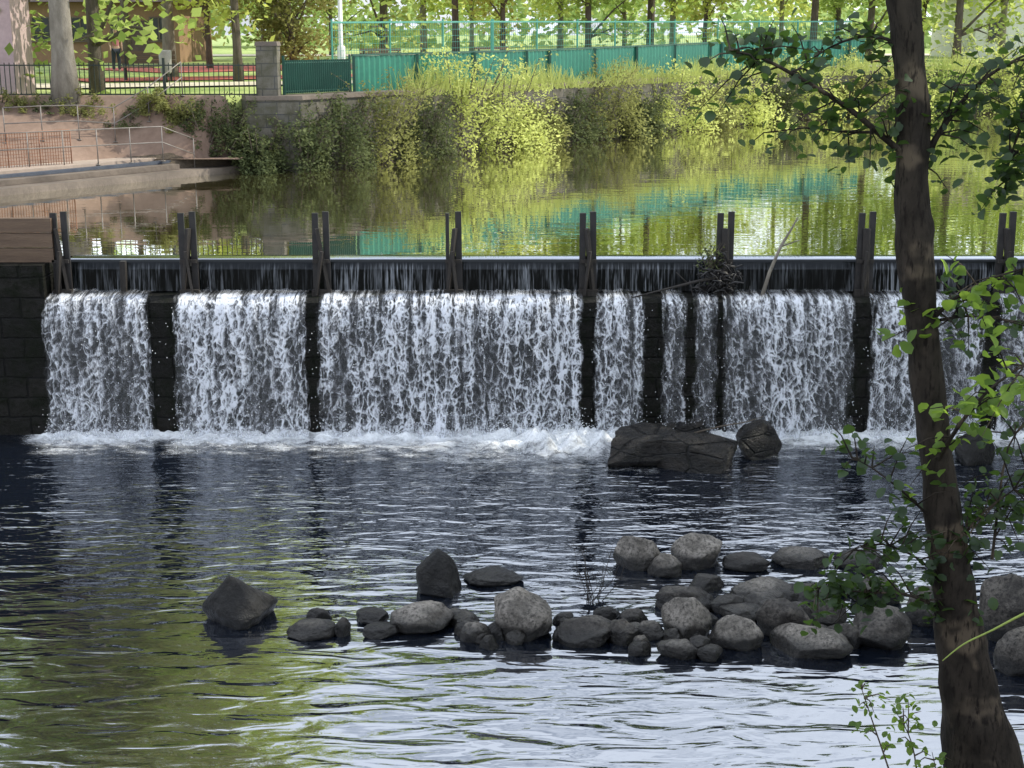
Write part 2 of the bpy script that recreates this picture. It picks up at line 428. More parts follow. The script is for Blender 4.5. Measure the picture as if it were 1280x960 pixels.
def sheet(name, x0, x1, y0, y1, z, mat):
    return meshobj(name, [(x0, y0, z), (x1, y0, z), (x1, y1, z), (x0, y1, z)], [(0, 1, 2, 3)], mat)
o = sheet('lower_river_water', -16, 16, 4, 20.25, 0, M_wlow); tag(o, 'dark rippled river water below the weir', 'water', 'structure')
o = sheet('upper_river_water', -20, 110, 20.9, 95, 2.575, M_wup); tag(o, 'calm brown-green water held above the weir', 'water', 'structure')

def drape(name, pts, mat, lift=.03, label='', nn=24):
    V = []; Fc = []
    P = []
    for i in range(len(pts)-1):
        for k in range(nn):
            t = k/nn; P.append([pts[i][j]*(1-t)+pts[i+1][j]*t for j in range(3)])
    P.append(list(pts[-1]))
    for i, p in enumerate(P):
        a = P[max(i-1, 0)]; b = P[min(i+1, len(P)-1)]
        d = Vector((b[0]-a[0], b[1]-a[1], 0)).normalized(); nrm = Vector((-d.y, d.x, 0))
        for s in (-1, -.33, .33, 1):
            x, y = p[0]+nrm.x*s*p[2], p[1]+nrm.y*s*p[2]
            V.append((x, y, gz(x, y)+lift))
    for i in range(len(P)-1):
        for k in range(3):
            a = i*4+k; Fc.append((a, a+4, a+5, a+1))
    o = meshobj(name, V, Fc, mat, True); tag(o, label, 'path', 'structure'); return o
drape('red_path', [(-14, 46, 1.6), (-4, 52, 1.8), (3, 66, 2), (20, 78, 2)], M_redpath, .04, 'red surfaced park path across the lawn')
drape('sand_path', [(-30, 41, 1.5), (-12, 41, 1.6), (-2, 45.5, 1.2), (9, 62, 1.2), (30, 70, 1.5)], M_sand, .05, 'pale sandy walkway beside the fence')
drape('red_playground', [(-16, 58, 4), (2, 74, 5)], M_redpath, .03, 'red playground surfacing on the lawn')
drape('sand_square', [(-25, 96, 4), (40, 100, 4)], M_sand, .04, 'broad pale sandy square in the park')

# ---------- weir ----------
wr = empty('weir', (0, 20.5, 0)); tag(wr, 'dark wet stepped masonry weir across the river', 'weir')
prof = [(20.2, -.8), (20.2, 2.0), (20.26, 2.05), (20.70, 2.07), (20.70, 2.46), (20.74, 2.5), (21.05, 2.5), (21.15, .9)]
V = []; Fc = []
NX = 200
for i in range(NX+1):
    x = -14.5+29*i/NX
    for (y, z) in prof:
        n = noise.noise(Vector((x*2.1, y*3, z*4)))*.03
        V.append((x, y+n-20.5, z+n*.6))
k = len(prof)
for i in range(NX):
    for j in range(k-1):
        a = i*k+j; Fc.append((a, a+k, a+k+1, a+1))
meshobj('stone_wall', V, Fc, M_weir, False, None, wr)
xl = ony(62, 300, 20.6).x
b = MB(); b.box((-14.5+(xl+14.5)/2, 20.42-20.5, 1.1), (xl+14.5, .5, 2.9)); b.obj('stone_pier', M_weir, parent=wr)
bw = empty('wooden_sluice_boards', (xl-3, 20.45, 2.56)); tag(bw, 'weathered brown timber boards closing the weir end', 'sluice boards')
for i in range(3):
    b = MB(); b.box((0, 0, .1+i*.22), (6.2, .07+.01*i, .205)); b.obj('plank', M_woodb, parent=bw)

def frame_meshes(seed, lean):
    rs = random.Random(seed); H = 3.27-2.06
    out = []
    m = MB(); m.beam((-.085, 0, 0), (-.08+rs.uniform(-.01, .01), 0, H), .05, .09); out.append(('upright', m, M_iron))
    m = MB(); m.beam((.085, 0, 0), (.075+rs.uniform(-.015, .01), 0, H+.02), .055, .09); out.append(('upright', m, M_iron))
    m = MB(); m.beam((lean*.09, -.03, -.1), (-lean*.03, -.075, H*.82), .10, .05); out.append(('leaning_board', m, M_wood))
    m = MB(); m.beam((-lean*.05, -.11, .02), (lean*.02, -.13, H*.55), .07, .04); out.append(('short_board', m, M_wood))
    m = MB(); m.box((0, -.06, H*.42), (.24, .05, .05)); out.append(('cross_piece', m, M_wood))
    m = MB(); m.box((0, -.06, .04), (.28, .09, .1)); out.append(('foot_block', m, M_wood))
    return out
for i, (u, ln) in enumerate([(78, 1), (237, -1), (402, 1.4), (567, -1), (735, 1), (905, .3), (1080, .3), (1255, 1)]):
    p = ony(u, 320, 20.55)
    e = empty('sluice_post', (p.x, 20.5, 2.06))
    tag(e, 'old dark timber sluice post pair standing on weir crest' if i not in (5,) else 'dark timber sluice post pair with trapped river debris', 'post', group='sluice posts along the weir')
    for nm, m, mt in frame_meshes(i, ln): m.obj(nm, mt, parent=e)
p = ony(155, 350, 20.6); e = MB(); e.beam((0, 0, 0), (.01, 0, .5), .1, .08); e.box((0, 0, .02), (.16, .12, .06))
o = e.obj('stub_post', M_wood, loc=(p.x, 20.58, 2.05)); tag(o, 'short dark timber stub on the weir step', 'post')

# ---------- waterfall ----------
wf = empty('waterfall', (0, 20.2, 0)); tag(wf, 'white lacy curtains of water falling over the weir', 'waterfall')
def curtain(name, x0, x1, dens, yoff, seed, upper=False, spread=.02):
    L = x1-x0; nxx = max(8, int(L/.035)); nzz = 60
    if upper:
        path = [(20.98, 2.582), (20.86, 2.580), (20.76, 2.565), (20.69, 2.52), (20.66, 2.42), (20.65, 2.3), (20.64, 2.2), (20.63, 2.09)]
    else:
        path = [(20.68, 2.12), (20.5, 2.11), (20.3, 2.10), (20.17, 2.075), (20.09, 2.0), (20.04, 1.88), (20.0, 1.7), (19.96, 1.4), (19.93, 1.0), (19.91, .5), (19.9, -.05)]
    pp = np.array(path); d = np.r_[0, np.cumsum(np.hypot(*np.diff(pp, axis=0).T))]; s = np.linspace(0, d[-1], nzz)
    py = np.interp(s, d, pp[:, 0]); pz = np.interp(s, d, pp[:, 1]); tt = s/d[-1]
    V = []; T = []; E = []
    for j in range(nzz):
        for i in range(nxx+1):
            f = i/nxx; x = x0+L*f + (f-.5)*2*spread*tt[j]
            n = noise.noise(Vector((x*5+seed, s[j]*.9, seed)))*.06+noise.noise(Vector((x*18, s[j]*3.5, seed)))*.03
            amp = (.15+tt[j]) if not upper else .12
            V.append((x, py[j]-20.2-n*amp+yoff, pz[j]+((noise.noise(Vector((x*7, s[j]*6, 3)))*.03+noise.noise(Vector((x*17, s[j]*9, 3)))*.02) if j < 16 and not upper else 0)))
            T.append(tt[j]); E.append(min(f, 1-f)*L)
    w = nxx+1
    Fc = [(j*w+i, j*w+i+1, (j+1)*w+i+1, (j+1)*w+i) for j in range(nzz-1) for i in range(nxx)]
    o = meshobj(name, V, Fc, M_crest if upper else M_fall, True, None, wf)
    me = o.data
    for nm, arr in (('tt', T), ('edge', E), ('dens', [dens]*len(V))):
        a = me.attributes.new(nm, 'FLOAT', 'POINT'); a.data.foreach_set('value', arr)
    return o
ux = lambda u, z=1.1, y=20.05: ony(u, 460, y).x
for i, (u0, u1, dn) in enumerate([(58, 192, .9), (220, 386, 1.2), (397, 560, 1.15), (545, 728, 1.2), (741, 806, .98), (826, 857, .92), (865, 896, .68), (902, 1065, 1.15), (1085, 1226, 1.03), (1242, 1330, 1.0)]):
    curtain('water_curtain', ux(u0), ux(u1), dn, 0, i*7.3)
    curtain('water_curtain', ux(u0)+.04, ux(u1)-.04, dn*.68, .07, i*7.3+40)
ps = [62, 78, 237, 402, 567, 735, 905, 1080, 1255, 1420]
for i in range(1, len(ps)-1):
    a = ony(ps[i], 350, 20.6).x+.1; c = ony(ps[i+1], 350, 20.6).x-.1
    curtain('crest_film', a, c, [.2, .18, .26, .36, .45, .26, .3, .36, .36][i], 0, i*3.1+.5, True, 0)

gx = np.linspace(-8.0, 9.5, 360); gy = np.linspace(17.4, 20.15, 70)
V = []; FA = []
falls = [(ux(a), ux(b)) for a, b in [(62, 190), (222, 380), (397, 728), (741, 806), (826, 897), (902, 1066), (1084, 1226), (1242, 1400)]]
for y in gy:
    for x in gx:
        d = 19.95-y
        dx = min(max(a-x, x-c2, 0) for a, c2 in falls)
        m = math.exp(-((x-.75)/.9)**2)*math.exp(-((y-19.5)/.4)**2)
        m2 = math.exp(-((x-.6)/2.2)**2)
        fo = 1.15*math.exp(-max(d, 0)/(.55+.6*m2)) + m*.3 - min(dx, 1)*1.6
        fr = noise.noise(Vector((x*5, y*6, 0)))+.5*noise.noise(Vector((x*13, y*14, 0)))
        z = .012+.08*math.exp(-max(d, 0)/.25)*(.6+fr)*max(0, 1-dx*3)+m*.2*(.8+fr*1.1)+max(0, fo)*.02*fr
        V.append((x, y-20.2, max(z, .008))); FA.append(fo)
w = len(gx)
Fc = [(j*w+i, j*w+i+1, (j+1)*w+i+1, (j+1)*w+i) for j in range(len(gy)-1) for i in range(w-1)]
o = meshobj('foam', V, Fc, M_foam, True, None, wf)
a = o.data.attributes.new('foam', 'FLOAT', 'POINT'); a.data.foreach_set('value', FA)
rs = np.random.RandomState(3); D = []
for (a, c2) in falls:
    n = int((c2-a)*420)
    x = rs.uniform(a-.05, c2+.05, n); z = np.abs(rs.exponential(.15, n)); y = 19.85-np.abs(rs.normal(0, .16, n))
    D.append(np.stack([x, y, z], 1))
n = 2200; D.append(np.stack([rs.normal(.75, .55, n), 19.5+rs.normal(0, .2, n), np.abs(rs.normal(0.12, .15, n))], 1))
n = 700; x = rs.uniform(-6.3, 7.5, n); D.append(np.stack([x, 19.86-np.abs(rs.normal(0, .03, n)), rs.uniform(.2, 2., n)], 1))
D = np.concatenate(D); D[:, 1] -= 20.2
r = rs.uniform(.003, .009, len(D))[:, None]
offs = np.array([[1, 0, 0], [0, 1, 0], [-1, 0, 0], [0, -1, 0], [0, 0, 1.2], [0, 0, -1.2]])
VV = (D[:, None, :]+offs[None]*r[:, None, :]).reshape(-1, 3)
tri = np.array([[0, 1, 4], [1, 2, 4], [2, 3, 4], [3, 0, 4], [1, 0, 5], [2, 1, 5], [3, 2, 5], [0, 3, 5]])
QQ = ((np.arange(len(D))*6)[:, None, None]+tri[None]).reshape(-1, 3)
o = link(bpy.data.objects.new('spray', npmesh('spray', VV, QQ, M_drop, True))); o.parent = wf; o['kind'] = 'stuff'

# ---------- rocks ----------
import bmesh
def rock(name, c, sx, sy, sz, seed, mat, rotz=None, planes=9, sink=.25, point=0, hard=.85, dmin=.64, dmax=.9, zs=.8, blocky=0):
    rs = random.Random(seed)
    bm = bmesh.new(); bmesh.ops.create_icosphere(bm, subdivisions=5, radius=1)
    pl = []
    for i in range(planes):
        n = Vector((rs.gauss(0, 1), rs.gauss(0, 1), rs.gauss(0, zs))).normalized(); pl.append((n, rs.uniform(dmin, dmax)))
    if blocky:
        for n_ in ((0, .1, 1), (1, -.2, .1), (-1, .25, .05), (.1, -1, .3)): pl.append((Vector(n_).normalized(), .52))
    for v in bm.verts:
        co = v.co.copy()
        co *= 1+.22*noise.noise(co*1.1+Vector((seed*3.1, 0, 0)))
        for n, d in pl:
            e = co.dot(n)-d
            if e > 0: co -= n*e*hard
        co *= 1+.07*noise.noise(co*2.6+Vector((seed, 7, 0)))+.03*noise.noise(co*7+Vector((seed, 1, 0)))+.012*noise.noise(co*18+Vector((seed, 1, 0)))
        if point: 
            f = max(0, co.z+.1); co.x = co.x*(1-point*f)-point*f*.25; co.y *= 1-point*f
        v.co = Vector((co.x*sx, co.y*sy, co.z*sz))
    me = bpy.data.meshes.new(name); bm.to_mesh(me); bm.free()
    me.materials.append(mat); me.polygons.foreach_set('use_smooth', [True]*len(me.polygons))
    o = link(bpy.data.objects.new(name, me)); o.location = (c[0], c[1], c[2]+sz*(1-sink)-sz*sink)
    o.rotation_euler = (0, 0, rs.uniform(0, 6) if rotz is None else rotz)
    return o
def rockpx(u0, v0, u1, v1, seed, mat, label, tall=1., **kw):
    pb = onz((u0+u1)/2, v1, 0); k = F/(pb.length)
    w = (u1-u0)/k/2*1.12; hgt = (v1-v0)/k
    sy = w*.76
    top = max(.08, (hgt-sy*.5))
    sz = max(top/1.5*1.45*tall, .09)
    o = rock('river_rock', (pb.x, pb.y+sy*.75, -.01), w, sy, sz, seed, mat, rotz=random.uniform(-.3, .3), **kw)
    tag(o, label, 'rock', group='stones in the shallow river'); return o
RK = [
 (253, 722, 343, 784, 2, 'big dark pointed rock standing alone in water', dict(point=.66, planes=6, tall=1.0)),
 (355, 772, 418, 800, 0, 'flat grey stone at the water surface', {}), (382, 760, 412, 780, 1, None, {}), (414, 774, 438, 796, 1, None, {}),
 (440, 764, 490, 782, 1, None, {}), (455, 778, 500, 798, 1, None, {}),
 (513, 693, 578, 745, 2, 'dark rounded rock rising from the water', {}), (580, 711, 652, 732, 1, 'low flat dark rock awash in the river', {}),
 (487, 750, 572, 792, 0, 'broad grey rounded river stone', {}), (560, 764, 600, 786, 0, None, {}), (576, 778, 614, 804, 0, None, {}),
 (608, 742, 692, 800, 0, 'large grey boulder with flat top', {}), (694, 770, 775, 808, 1, None, {}),
 (770, 668, 826, 712, 0, 'pale rounded grey boulder', {}), (835, 668, 908, 712, 0, 'pale rounded grey boulder', {}), (812, 692, 853, 722, 0, None, {}),
 (905, 688, 963, 715, 1, None, {}), (970, 683, 1044, 712, 0, 'smooth pale oblong stone', {}), (1050, 685, 1110, 712, 1, None, {}),
 (820, 728, 900, 765, 1, None, {}), (912, 722, 1000, 757, 0, 'smooth pale oblong stone', {}), (826, 748, 893, 800, 0, 'rounded grey boulder in the stone heap', {}),
 (890, 742, 935, 768, 1, None, {}), (990, 728, 1050, 757, 1, None, {}), (900, 752, 960, 778, 0, None, {}), (890, 768, 958, 812, 0, 'rounded grey boulder in the stone heap', {}),
 (952, 752, 1015, 802, 1, 'dark upright rounded boulder', {}), (1008, 752, 1062, 790, 1, None, {}), (970, 780, 1068, 824, 0, 'long light grey stone at the heap edge', {}),
 (825, 795, 872, 824, 0, None, {}), (788, 794, 816, 816, 0, None, {}), (770, 760, 812, 786, 1, None, {}), (790, 776, 832, 800, 0, None, {}),
 (1060, 762, 1145, 812, 1, 'broad grey boulder beneath the branches', {}), (1140, 735, 1205, 785, 1, None, {}), (1070, 720, 1130, 756, 1, None, {}),
 (1232, 725, 1300, 806, 1, 'large grey boulder at the river edge', {}), (1255, 790, 1320, 845, 1, None, {}),
 (1195, 545, 1245, 582, 2, 'dark rock at the foot of the falls', {}), (600, 800, 625, 812, 1, None, {}), (742, 760, 775, 776, 1, None, {}),
 (868, 806, 905, 826, 1, None, {}), (860, 716, 905, 740, 1, None, {}), (935, 740, 975, 764, 0, None, {}), (1030, 780, 1080, 812, 1, None, {}), (760, 775, 800, 806, 1, None, {}),
]
MR = [M_rock, M_rockd, M_rockb]
for i, (a, b_, c, d, dk, lb, kw) in enumerate(RK):
    rockpx(a, b_, c, d, i*1.7+2, MR[dk], lb or ('small dark wet river stone' if dk else 'small grey river stone'), **kw)
rs = random.Random(8)
for i in range(44):
    u = rs.choice([rs.uniform(780, 1080), rs.uniform(780, 1060), rs.uniform(560, 720)]); v = rs.uniform(775, 812) if u < 720 else rs.uniform(735, 818)
    w = rs.uniform(9, 17)
    rockpx(u-w, v-w*.9, u+w, v+w*.2, 200+i, rs.choice([M_rock, M_rockd]), 'small cobble between larger river stones', planes=6)
def slab(u0, v0, u1, v1, seed, lbl, rot, hs=1., sy=.55, tilt=(0, 0), bl=1):
    pb = onz((u0+u1)/2, v1, 0); k = F/pb.length; w = (u1-u0)/k/2
    o = rock('rock_slab', (pb.x, pb.y+sy*.75, 0), w*1.45, sy*1.2, (v1-v0)/k*.78*hs, seed, M_slab, rotz=rot, planes=14, sink=.3, dmin=.45, dmax=.8, hard=1, zs=1.1, blocky=bl)
    o.rotation_euler[0] = tilt[0]; o.rotation_euler[1] = tilt[1]
    tag(o, lbl, 'rock'); return o
slab(752, 534, 868, 588, 31, 'broad dark wet slab of rock below the falls', .05, .95, tilt=(.1, -.14))
slab(825, 536, 932, 592, 36, 'dark tilted rock slab with cracked edge', -.25, .95, .5, (.15, .12))
slab(790, 526, 905, 560, 39, 'flat dark rock ledge behind other slabs', .1, 1., .5, (.05, -.05))
slab(918, 520, 984, 574, 48, 'dark upright rock block leaning beside slabs', .3, 1.1, .4, (0, -.4))
b = MB(); q = [onz(868, 541, .42), onz(900, 533, .5), onz(935, 527, .55), onz(955, 520, .62)]
b.tube(q, [.012, .011, .009, .005], 6); o = b.obj('driftwood_stick', M_bark, True); tag(o, 'thin bare driftwood stick lying on rock slabs', 'stick')

deb = MB(); rs = random.Random(4)
c0 = ony(898, 335, 20.45)
for i in range(190):
    a = Vector((c0.x+rs.gauss(0, .14), 20.42+rs.gauss(0, .07), 2.12+abs(rs.gauss(0, .25))))
    d = Vector((rs.gauss(0, 1), rs.gauss(0, .4), rs.gauss(0, .8))).normalized()*rs.uniform(.1, .28)
    if a.z > 2.75-abs(a.x-c0.x)*.9: a.z = 2.3
    deb.tube([a-d*.5, a+Vector((0, 0, .03)), a+d*.5], [.012, .014, .006], 5)
o = deb.obj('branch_debris', M_iron, True); tag(o, 'heap of dark twigs caught on the sluice post', 'debris')
rsn = np.random.RandomState(7); C = np.stack([c0.x-.12+rsn.normal(0, .1, 200), 20.4+rsn.normal(0, .05, 200), 2.62+rsn.normal(0, .13, 200)], 1)
mbw = MB()
for i in range(9): mbw.tube([(c0.x-.12, 20.4, 2.3), (c0.x-.12+rsn.normal(0, .06), 20.4, 2.6), (c0.x-.12+rsn.normal(0, .14), 20.4, 2.85)], [.008, .006, .002], 5)
e = mbw.obj('weed_plant', M_bark, True); tag(e, 'small green weed growing from trapped debris', 'plant')
o = link(bpy.data.objects.new('leaves', npmesh('leaves', *leaves(C, .055, rsn), M_leafD))); o.parent = e
b = MB()
P = [ony(952, 372, 20.3), ony(962, 340, 20.3), ony(976, 308, 20.35), ony(990, 285, 20.4), ony(997, 272, 20.4)]
b.tube(P, [.03, .026, .022, .016, .01], 7); b.tube([P[2], ony(1000, 300, 20.35)], [.015, .006], 5)
o = b.obj('dead_branch', M_barklight, True); tag(o, 'bare grey dead branch leaning on weir crest', 'branch')
b = MB(); b.tube([ony(905, 345, 20.35), ony(870, 352, 20.3), ony(830, 362, 20.25), ony(790, 372, 20.2)], [.03, .025, .018, .01], 6)
b.tube([ony(860, 355, 20.3), ony(845, 340, 20.3)], [.015, .006], 5)
o = b.obj('dead_branch', M_wood, True); tag(o, 'dark dead branch lying along the weir step', 'branch')

b = MB(); rs = random.Random(3); pb = onz(742, 752, 0)
for i in range(13):
    a = Vector((pb.x+rs.gauss(0, .07), pb.y+rs.gauss(0, .05), 0)); tip = a+Vector((rs.gauss(0, .16), rs.gauss(0, .08), rs.uniform(.3, .75)))
    m = a.lerp(tip, .5)+Vector((rs.gauss(0, .03), 0, 0)); b.tube([a, m, tip], [.0045, .004, .0015], 5)
    for k in range(3):
        t0 = a.lerp(tip, rs.uniform(.4, .9)); b.tube([t0, t0+Vector((rs.gauss(0, .08), 0, rs.uniform(.03, .12)))], [.003, .0015], 4)
o = b.obj('twig_plant', M_wood, True); tag(o, 'dark leafless twiggy plant growing among river stones', 'plant')

# ---------- far bank ----------
def offset_poly(pts, d):
    out = []
    for i, p in enumerate(pts):
        a = Vector(pts[max(i-1, 0)]); b2 = Vector(pts[min(i+1, len(pts)-1)]); t = (b2-a).normalized()
        n = Vector((-t.y, t.x)); out.append((p[0]+n.x*d, p[1]+n.y*d))
    return out
def prism(name, pts, d0, d1, z0, z1, mat, parent=None):
    A = offset_poly(pts, d0); B = offset_poly(pts, d1); V = []; Fc = []
    for (a, b2) in zip(A, B): V += [(a[0], a[1], z0), (a[0], a[1], z1), (b2[0], b2[1], z1), (b2[0], b2[1], z0)]
    for i in range(len(pts)-1):
        o_ = i*4
        for k in range(4): Fc.append((o_+k, o_+4+k, o_+4+(k+1) % 4, o_+(k+1) % 4))
    Fc.append((0, 1, 2, 3)); e = (len(pts)-1)*4; Fc.append((e+3, e+2, e+1, e))
    return meshobj(name, V, Fc, mat, False, None, parent)
W1 = [(-6.3, 34.0), (-4.9, 34.4), (1.7, 43.2), (8.3, 52), (13, 56), (22, 60)]
w_ = empty('river_wall', (0, 0, 0)); tag(w_, 'old stone river wall topped with pale coping', 'wall')
prism('wall_face', W1, .25, 1.5, 1.2, 4.24, M_stonewall, w_)
prism('coping', W1, .2, 1.2, 4.243, 4.34, M_concw, w_)
QY = [(-14.6, 23.2), (-10.45, 28.8), (-6.5, 34)]
QK = [(-14.6, 23.2), (-10.45, 28.8), (-7.4, 32.8)]
o = prism('quay', QY, .0, 2.0, 1.2, 2.72, M_concw); tag(o, 'low stained concrete quay at the water edge', 'quay', 'structure')
o = prism('quay_step', QK, .45, 1.1, 2.725, 2.84, M_concw); tag(o, 'low stained concrete step along the quay', 'step', 'structure')
o = prism('quay_pavement', QK, 1.103, 2.1, 2.725, 2.96, M_conc); tag(o, 'sunlit pale concrete walkway above the quay', 'pavement', 'structure')
o = prism('quay_kerb', QK, .75, .95, 2.844, 2.91, simple('blue_grey_kerb', (.04, .05, .075), (.08, .095, .12), 3)); tag(o, 'dark blue-grey kerb line along the quay', 'kerb', 'structure')
nxr, nyr = 60, 50; V = []; Fc = []
for j in range(nyr+1):
    for i in range(nxr+1):
        x = -14.4+i/nxr*8.0; ysh = float(np.interp(x, [-14.6, -10.45, -6.5], [23.2, 28.8, 34.0])); y0 = min(ysh+2.6, 33.3)
        y = y0+(34.6-y0)*j/nyr; V.append((x, y, max(gz(x, y), 2.86)+.075))
Fc = [(j*(nxr+1)+i, j*(nxr+1)+i+1, (j+1)*(nxr+1)+i+1, (j+1)*(nxr+1)+i) for j in range(nyr) for i in range(nxr)]
o = meshobj('ramp', V, Fc, M_pave, True); tag(o, 'sloping warm brown paved ramp from park to quay', 'ramp', 'structure')
def railing(name, a, b2, hgt, nposts, mat, label, rails=(1., .55), r=.013, mesh=False):
    a = Vector((a[0], a[1], gz(*a)+.07)); b2 = Vector((b2[0], b2[1], gz(*b2)+.07))
    e = empty(name, a); tag(e, label, 'railing'); PT = []
    for i in range(nposts):
        q = a.lerp(b2, i/(nposts-1)); q.z = gz(q.x, q.y)+.06; p_ = q-a; PT.append(p_)
        m = MB(); m.tube([p_, p_+Vector((0, 0, hgt))], r, 8); m.box(p_+Vector((0, 0, .01)), (.1, .1, .02)); m.obj('post', mat, True, e)
    for r_ in rails:
        m = MB(); m.tube([p_+Vector((0, 0, hgt*r_)) for p_ in PT], r, 8); m.obj('rail', mat, True, e)
    if mesh:
        m = MB()
        for i in range(len(PT)-1):
            for k in range(12):
                p_ = PT[i].lerp(PT[i+1], k/12); m.box(p_+Vector((0, 0, hgt*.5)), (.011, .011, hgt))
            for k in range(11): m.beam(PT[i]+Vector((0, 0, hgt*(k+.5)/11)), PT[i+1]+Vector((0, 0, hgt*(k+.5)/11)), .010, .010)
        m.obj('wire_mesh', mat, parent=e)
M_rust = simple('rusty_mesh', (.20, .09, .05), (.30, .15, .09), 6, .8, .1, .005)
railing('handrail', (-11.2, 30.6), (-7.5, 33.5), .8, 7, M_steel, 'tubular metal handrail on river side of ramp')
railing('mesh_railing', (-13.6, 28.3), (-9.9, 31.9), .8, 8, M_rust, 'rusty orange-brown mesh railing along the ramp', (1.,), .014, True)
railing('handrail', (-11.6, 32.6), (-7.9, 34.4), .8, 6, M_steel, 'tubular metal handrail at top of ramp')

def picket_fence(name, a, b2, hgt, mat, label, step=.12, post=2.0, pw=.018):
    e = empty(name, a); tag(e, label, 'fence'); d = b2-a; L = d.length; t = d.normalized()
    m = MB(); n_ = int(L/step)
    for i in range(n_): q_ = t*(i*step+step*.5); m.box(q_+Vector((0, 0, hgt*.5)), (pw, pw, hgt*.94))
    m.obj('pickets', mat, parent=e)
    for r_ in (.1, .9):
        m = MB(); m.beam(Vector((0, 0, hgt*r_)), d+Vector((0, 0, hgt*r_)), .04, .03); m.obj('rail', mat, parent=e)
    np_ = max(2, int(L/post)+1)
    for i in range(np_):
        m = MB(); q_ = d*(i/(np_-1)); m.box(q_+Vector((0, 0, hgt*.55)), (.07, .07, hgt*1.1), taper=.8); m.obj('post', mat, parent=e)
picket_fence('iron_fence', Vector((-12.9, 34.75, 4.28)), Vector((-6.15, 34.75, 4.28)), .86, M_ironb, 'black iron picket fence along park edge')
picket_fence('iron_fence', Vector((-5.55, 34.98, 4.34)), Vector((-4.15, 36.85, 4.34)), .85, M_greend, 'dark green slatted iron fence on river wall', .075, 1.2, .05)
b = MB(); b.box((0, 0, .62), (.5, .5, 1.25)); o = empty('stone_pillar', (-5.87, 34.75, 4.26)); tag(o, 'square grey granite gate pillar on river wall', 'pillar')
b.obj('shaft', M_stonewall, parent=o); b = MB(); b.box((0, 0, 1.3), (.56, .56, .1), taper=.9); b.obj('cap', M_concw, parent=o)
FP = [Vector((-4.1, 36.95, 4.345)), Vector((1.1, 43.9, 4.40)), Vector((7.6, 52.6, 4.55)), Vector((14.2, 58.1, 4.65))]
e = empty('green_panel_fence', FP[0]); tag(e, 'green sheet metal fence on top of river wall', 'fence')
for i in range(3):
    a, c = FP[i]-FP[0], FP[i+1]-FP[0]; d = c-a; L = d.length; t = d.normalized(); n_ = Vector((-t.y, t.x, 0)); V = []; Fc = []; N = int(L/.1)
    for k in range(N+1):
        p_ = a+d*(k/N)+n_*(.02 if k % 2 else -.02)
        V += [p_-Vector((0, 0, .1)), p_+Vector((0, 0, .88))]
    for k in range(N): Fc.append((2*k, 2*k+2, 2*k+3, 2*k+1))
    meshobj('panel', V, Fc, M_green, False, None, e)
    m = MB(); m.beam(a+Vector((0, 0, .91)), c+Vector((0, 0, .91)), .06, .05); m.obj('top_rail', M_greend, parent=e)
    for k in range(int(L/2.5)+1):
        m = MB(); m.box(a+t*(k*2.5)+Vector((0, 0, .45))-n_*.06, (.07, .07, .9)); m.obj('post', M_greend, parent=e)
MF = [Vector((-5.0, 40.2, 4.34)), Vector((-.6, 46.0, 4.4)), Vector((6.2, 55.2, 4.46)), Vector((14.5, 62, 4.52))]
e = empty('mesh_fence', MF[0]); tag(e, 'tall turquoise welded mesh fence in the park', 'fence')
for i in range(3):
    a, c = MF[i]-MF[0], MF[i+1]-MF[0]; d = c-a; L = d.length; t = d.normalized(); m = MB(); H = 1.75
    for k in range(int(L/.11)): m.box(a+t*k*.11+Vector((0, 0, H/2)), (.011, .011, H))
    for k in range(10): m.beam(a+Vector((0, 0, .05+k*.185)), c+Vector((0, 0, .05+k*.185)), .009, .009)
    m.obj('wire_mesh', M_green2, parent=e)
    m = MB(); m.beam(a+Vector((0, 0, H)), c+Vector((0, 0, H)), .045, .045); m.obj('top_rail', M_green2, parent=e)
    for k in range(int(L/2.4)+1):
        m = MB(); q_ = a+t*k*2.4; m.tube([q_, q_+Vector((0, 0, H+.08))], .03, 8); m.obj('post', M_green2, parent=e)

# ---------- buildings ----------
def building(name, x0, x1, y0, y1, z0, z1, wall, label, nwin, winz, winh, roofover=.4, pitched=True, winw=.9, door=True):
    e = empty(name, ((x0+x1)/2, (y0+y1)/2, z0)); tag(e, label, 'building'); w, d, h = x1-x0, y1-y0, z1-z0
    b = MB(); b.box((0, 0, h/2), (w, d, h)); b.obj('wall', wall, parent=e)
    rf = MB()
    if pitched:
        hx, hy = w/2+roofover, d/2+roofover; hr = d*.28
        rf.add([(-hx, -hy, h+.01), (hx, -hy, h+.01), (hx, hy, h+.01), (-hx, hy, h+.01), (-hx, 0, h+hr), (hx, 0, h+hr)], [(0, 1, 5, 4), (2, 3, 4, 5), (0, 4, 3), (1, 2, 5), (0, 3, 2, 1)])
    else: rf.box((0, 0, h+.1), (w+roofover*2, d+roofover*2, .18))
    rf.obj('roof', M_roof, parent=e)
    for r_ in range(len(winz)):
        for i in range(nwin):
            x = -w/2+w*(i+.5)/nwin; y = -d/2
            we = empty('window', (x, y-.02, winz[r_])); we.parent = e
            b = MB(); b.box((0, .01, 0), (winw, .03, winh)); b.obj('pane', M_glass, parent=we)
            b = MB(); t_ = .07
            for sx in (-1, 0, 1): b.box((sx*winw/2, -.02, 0), (t_, .06, winh+t_*.9))
            for sz in (-1, 1): b.box((0, -.022, sz*winh/2), (winw-.08, .05, t_))
            b.obj('frame', M_concw, parent=we)
            b = MB(); b.box((0, -.05, -winh/2-.09), (winw+.2, .16, .06)); b.obj('sill', M_concw, parent=we)
    if door:
        b = MB(); b.box((w*.5-w/nwin*1.0, -d/2-.03, 1.05), (.95, .06, 2.1)); b.obj('door', M_roof, parent=e)
    return e
building('pink_building', -22, -12.15, 35.2, 36.6, 4.2, 6.8, M_pink, 'pink rendered building beside the park fence', 5, [1.6], 1.0, .2)
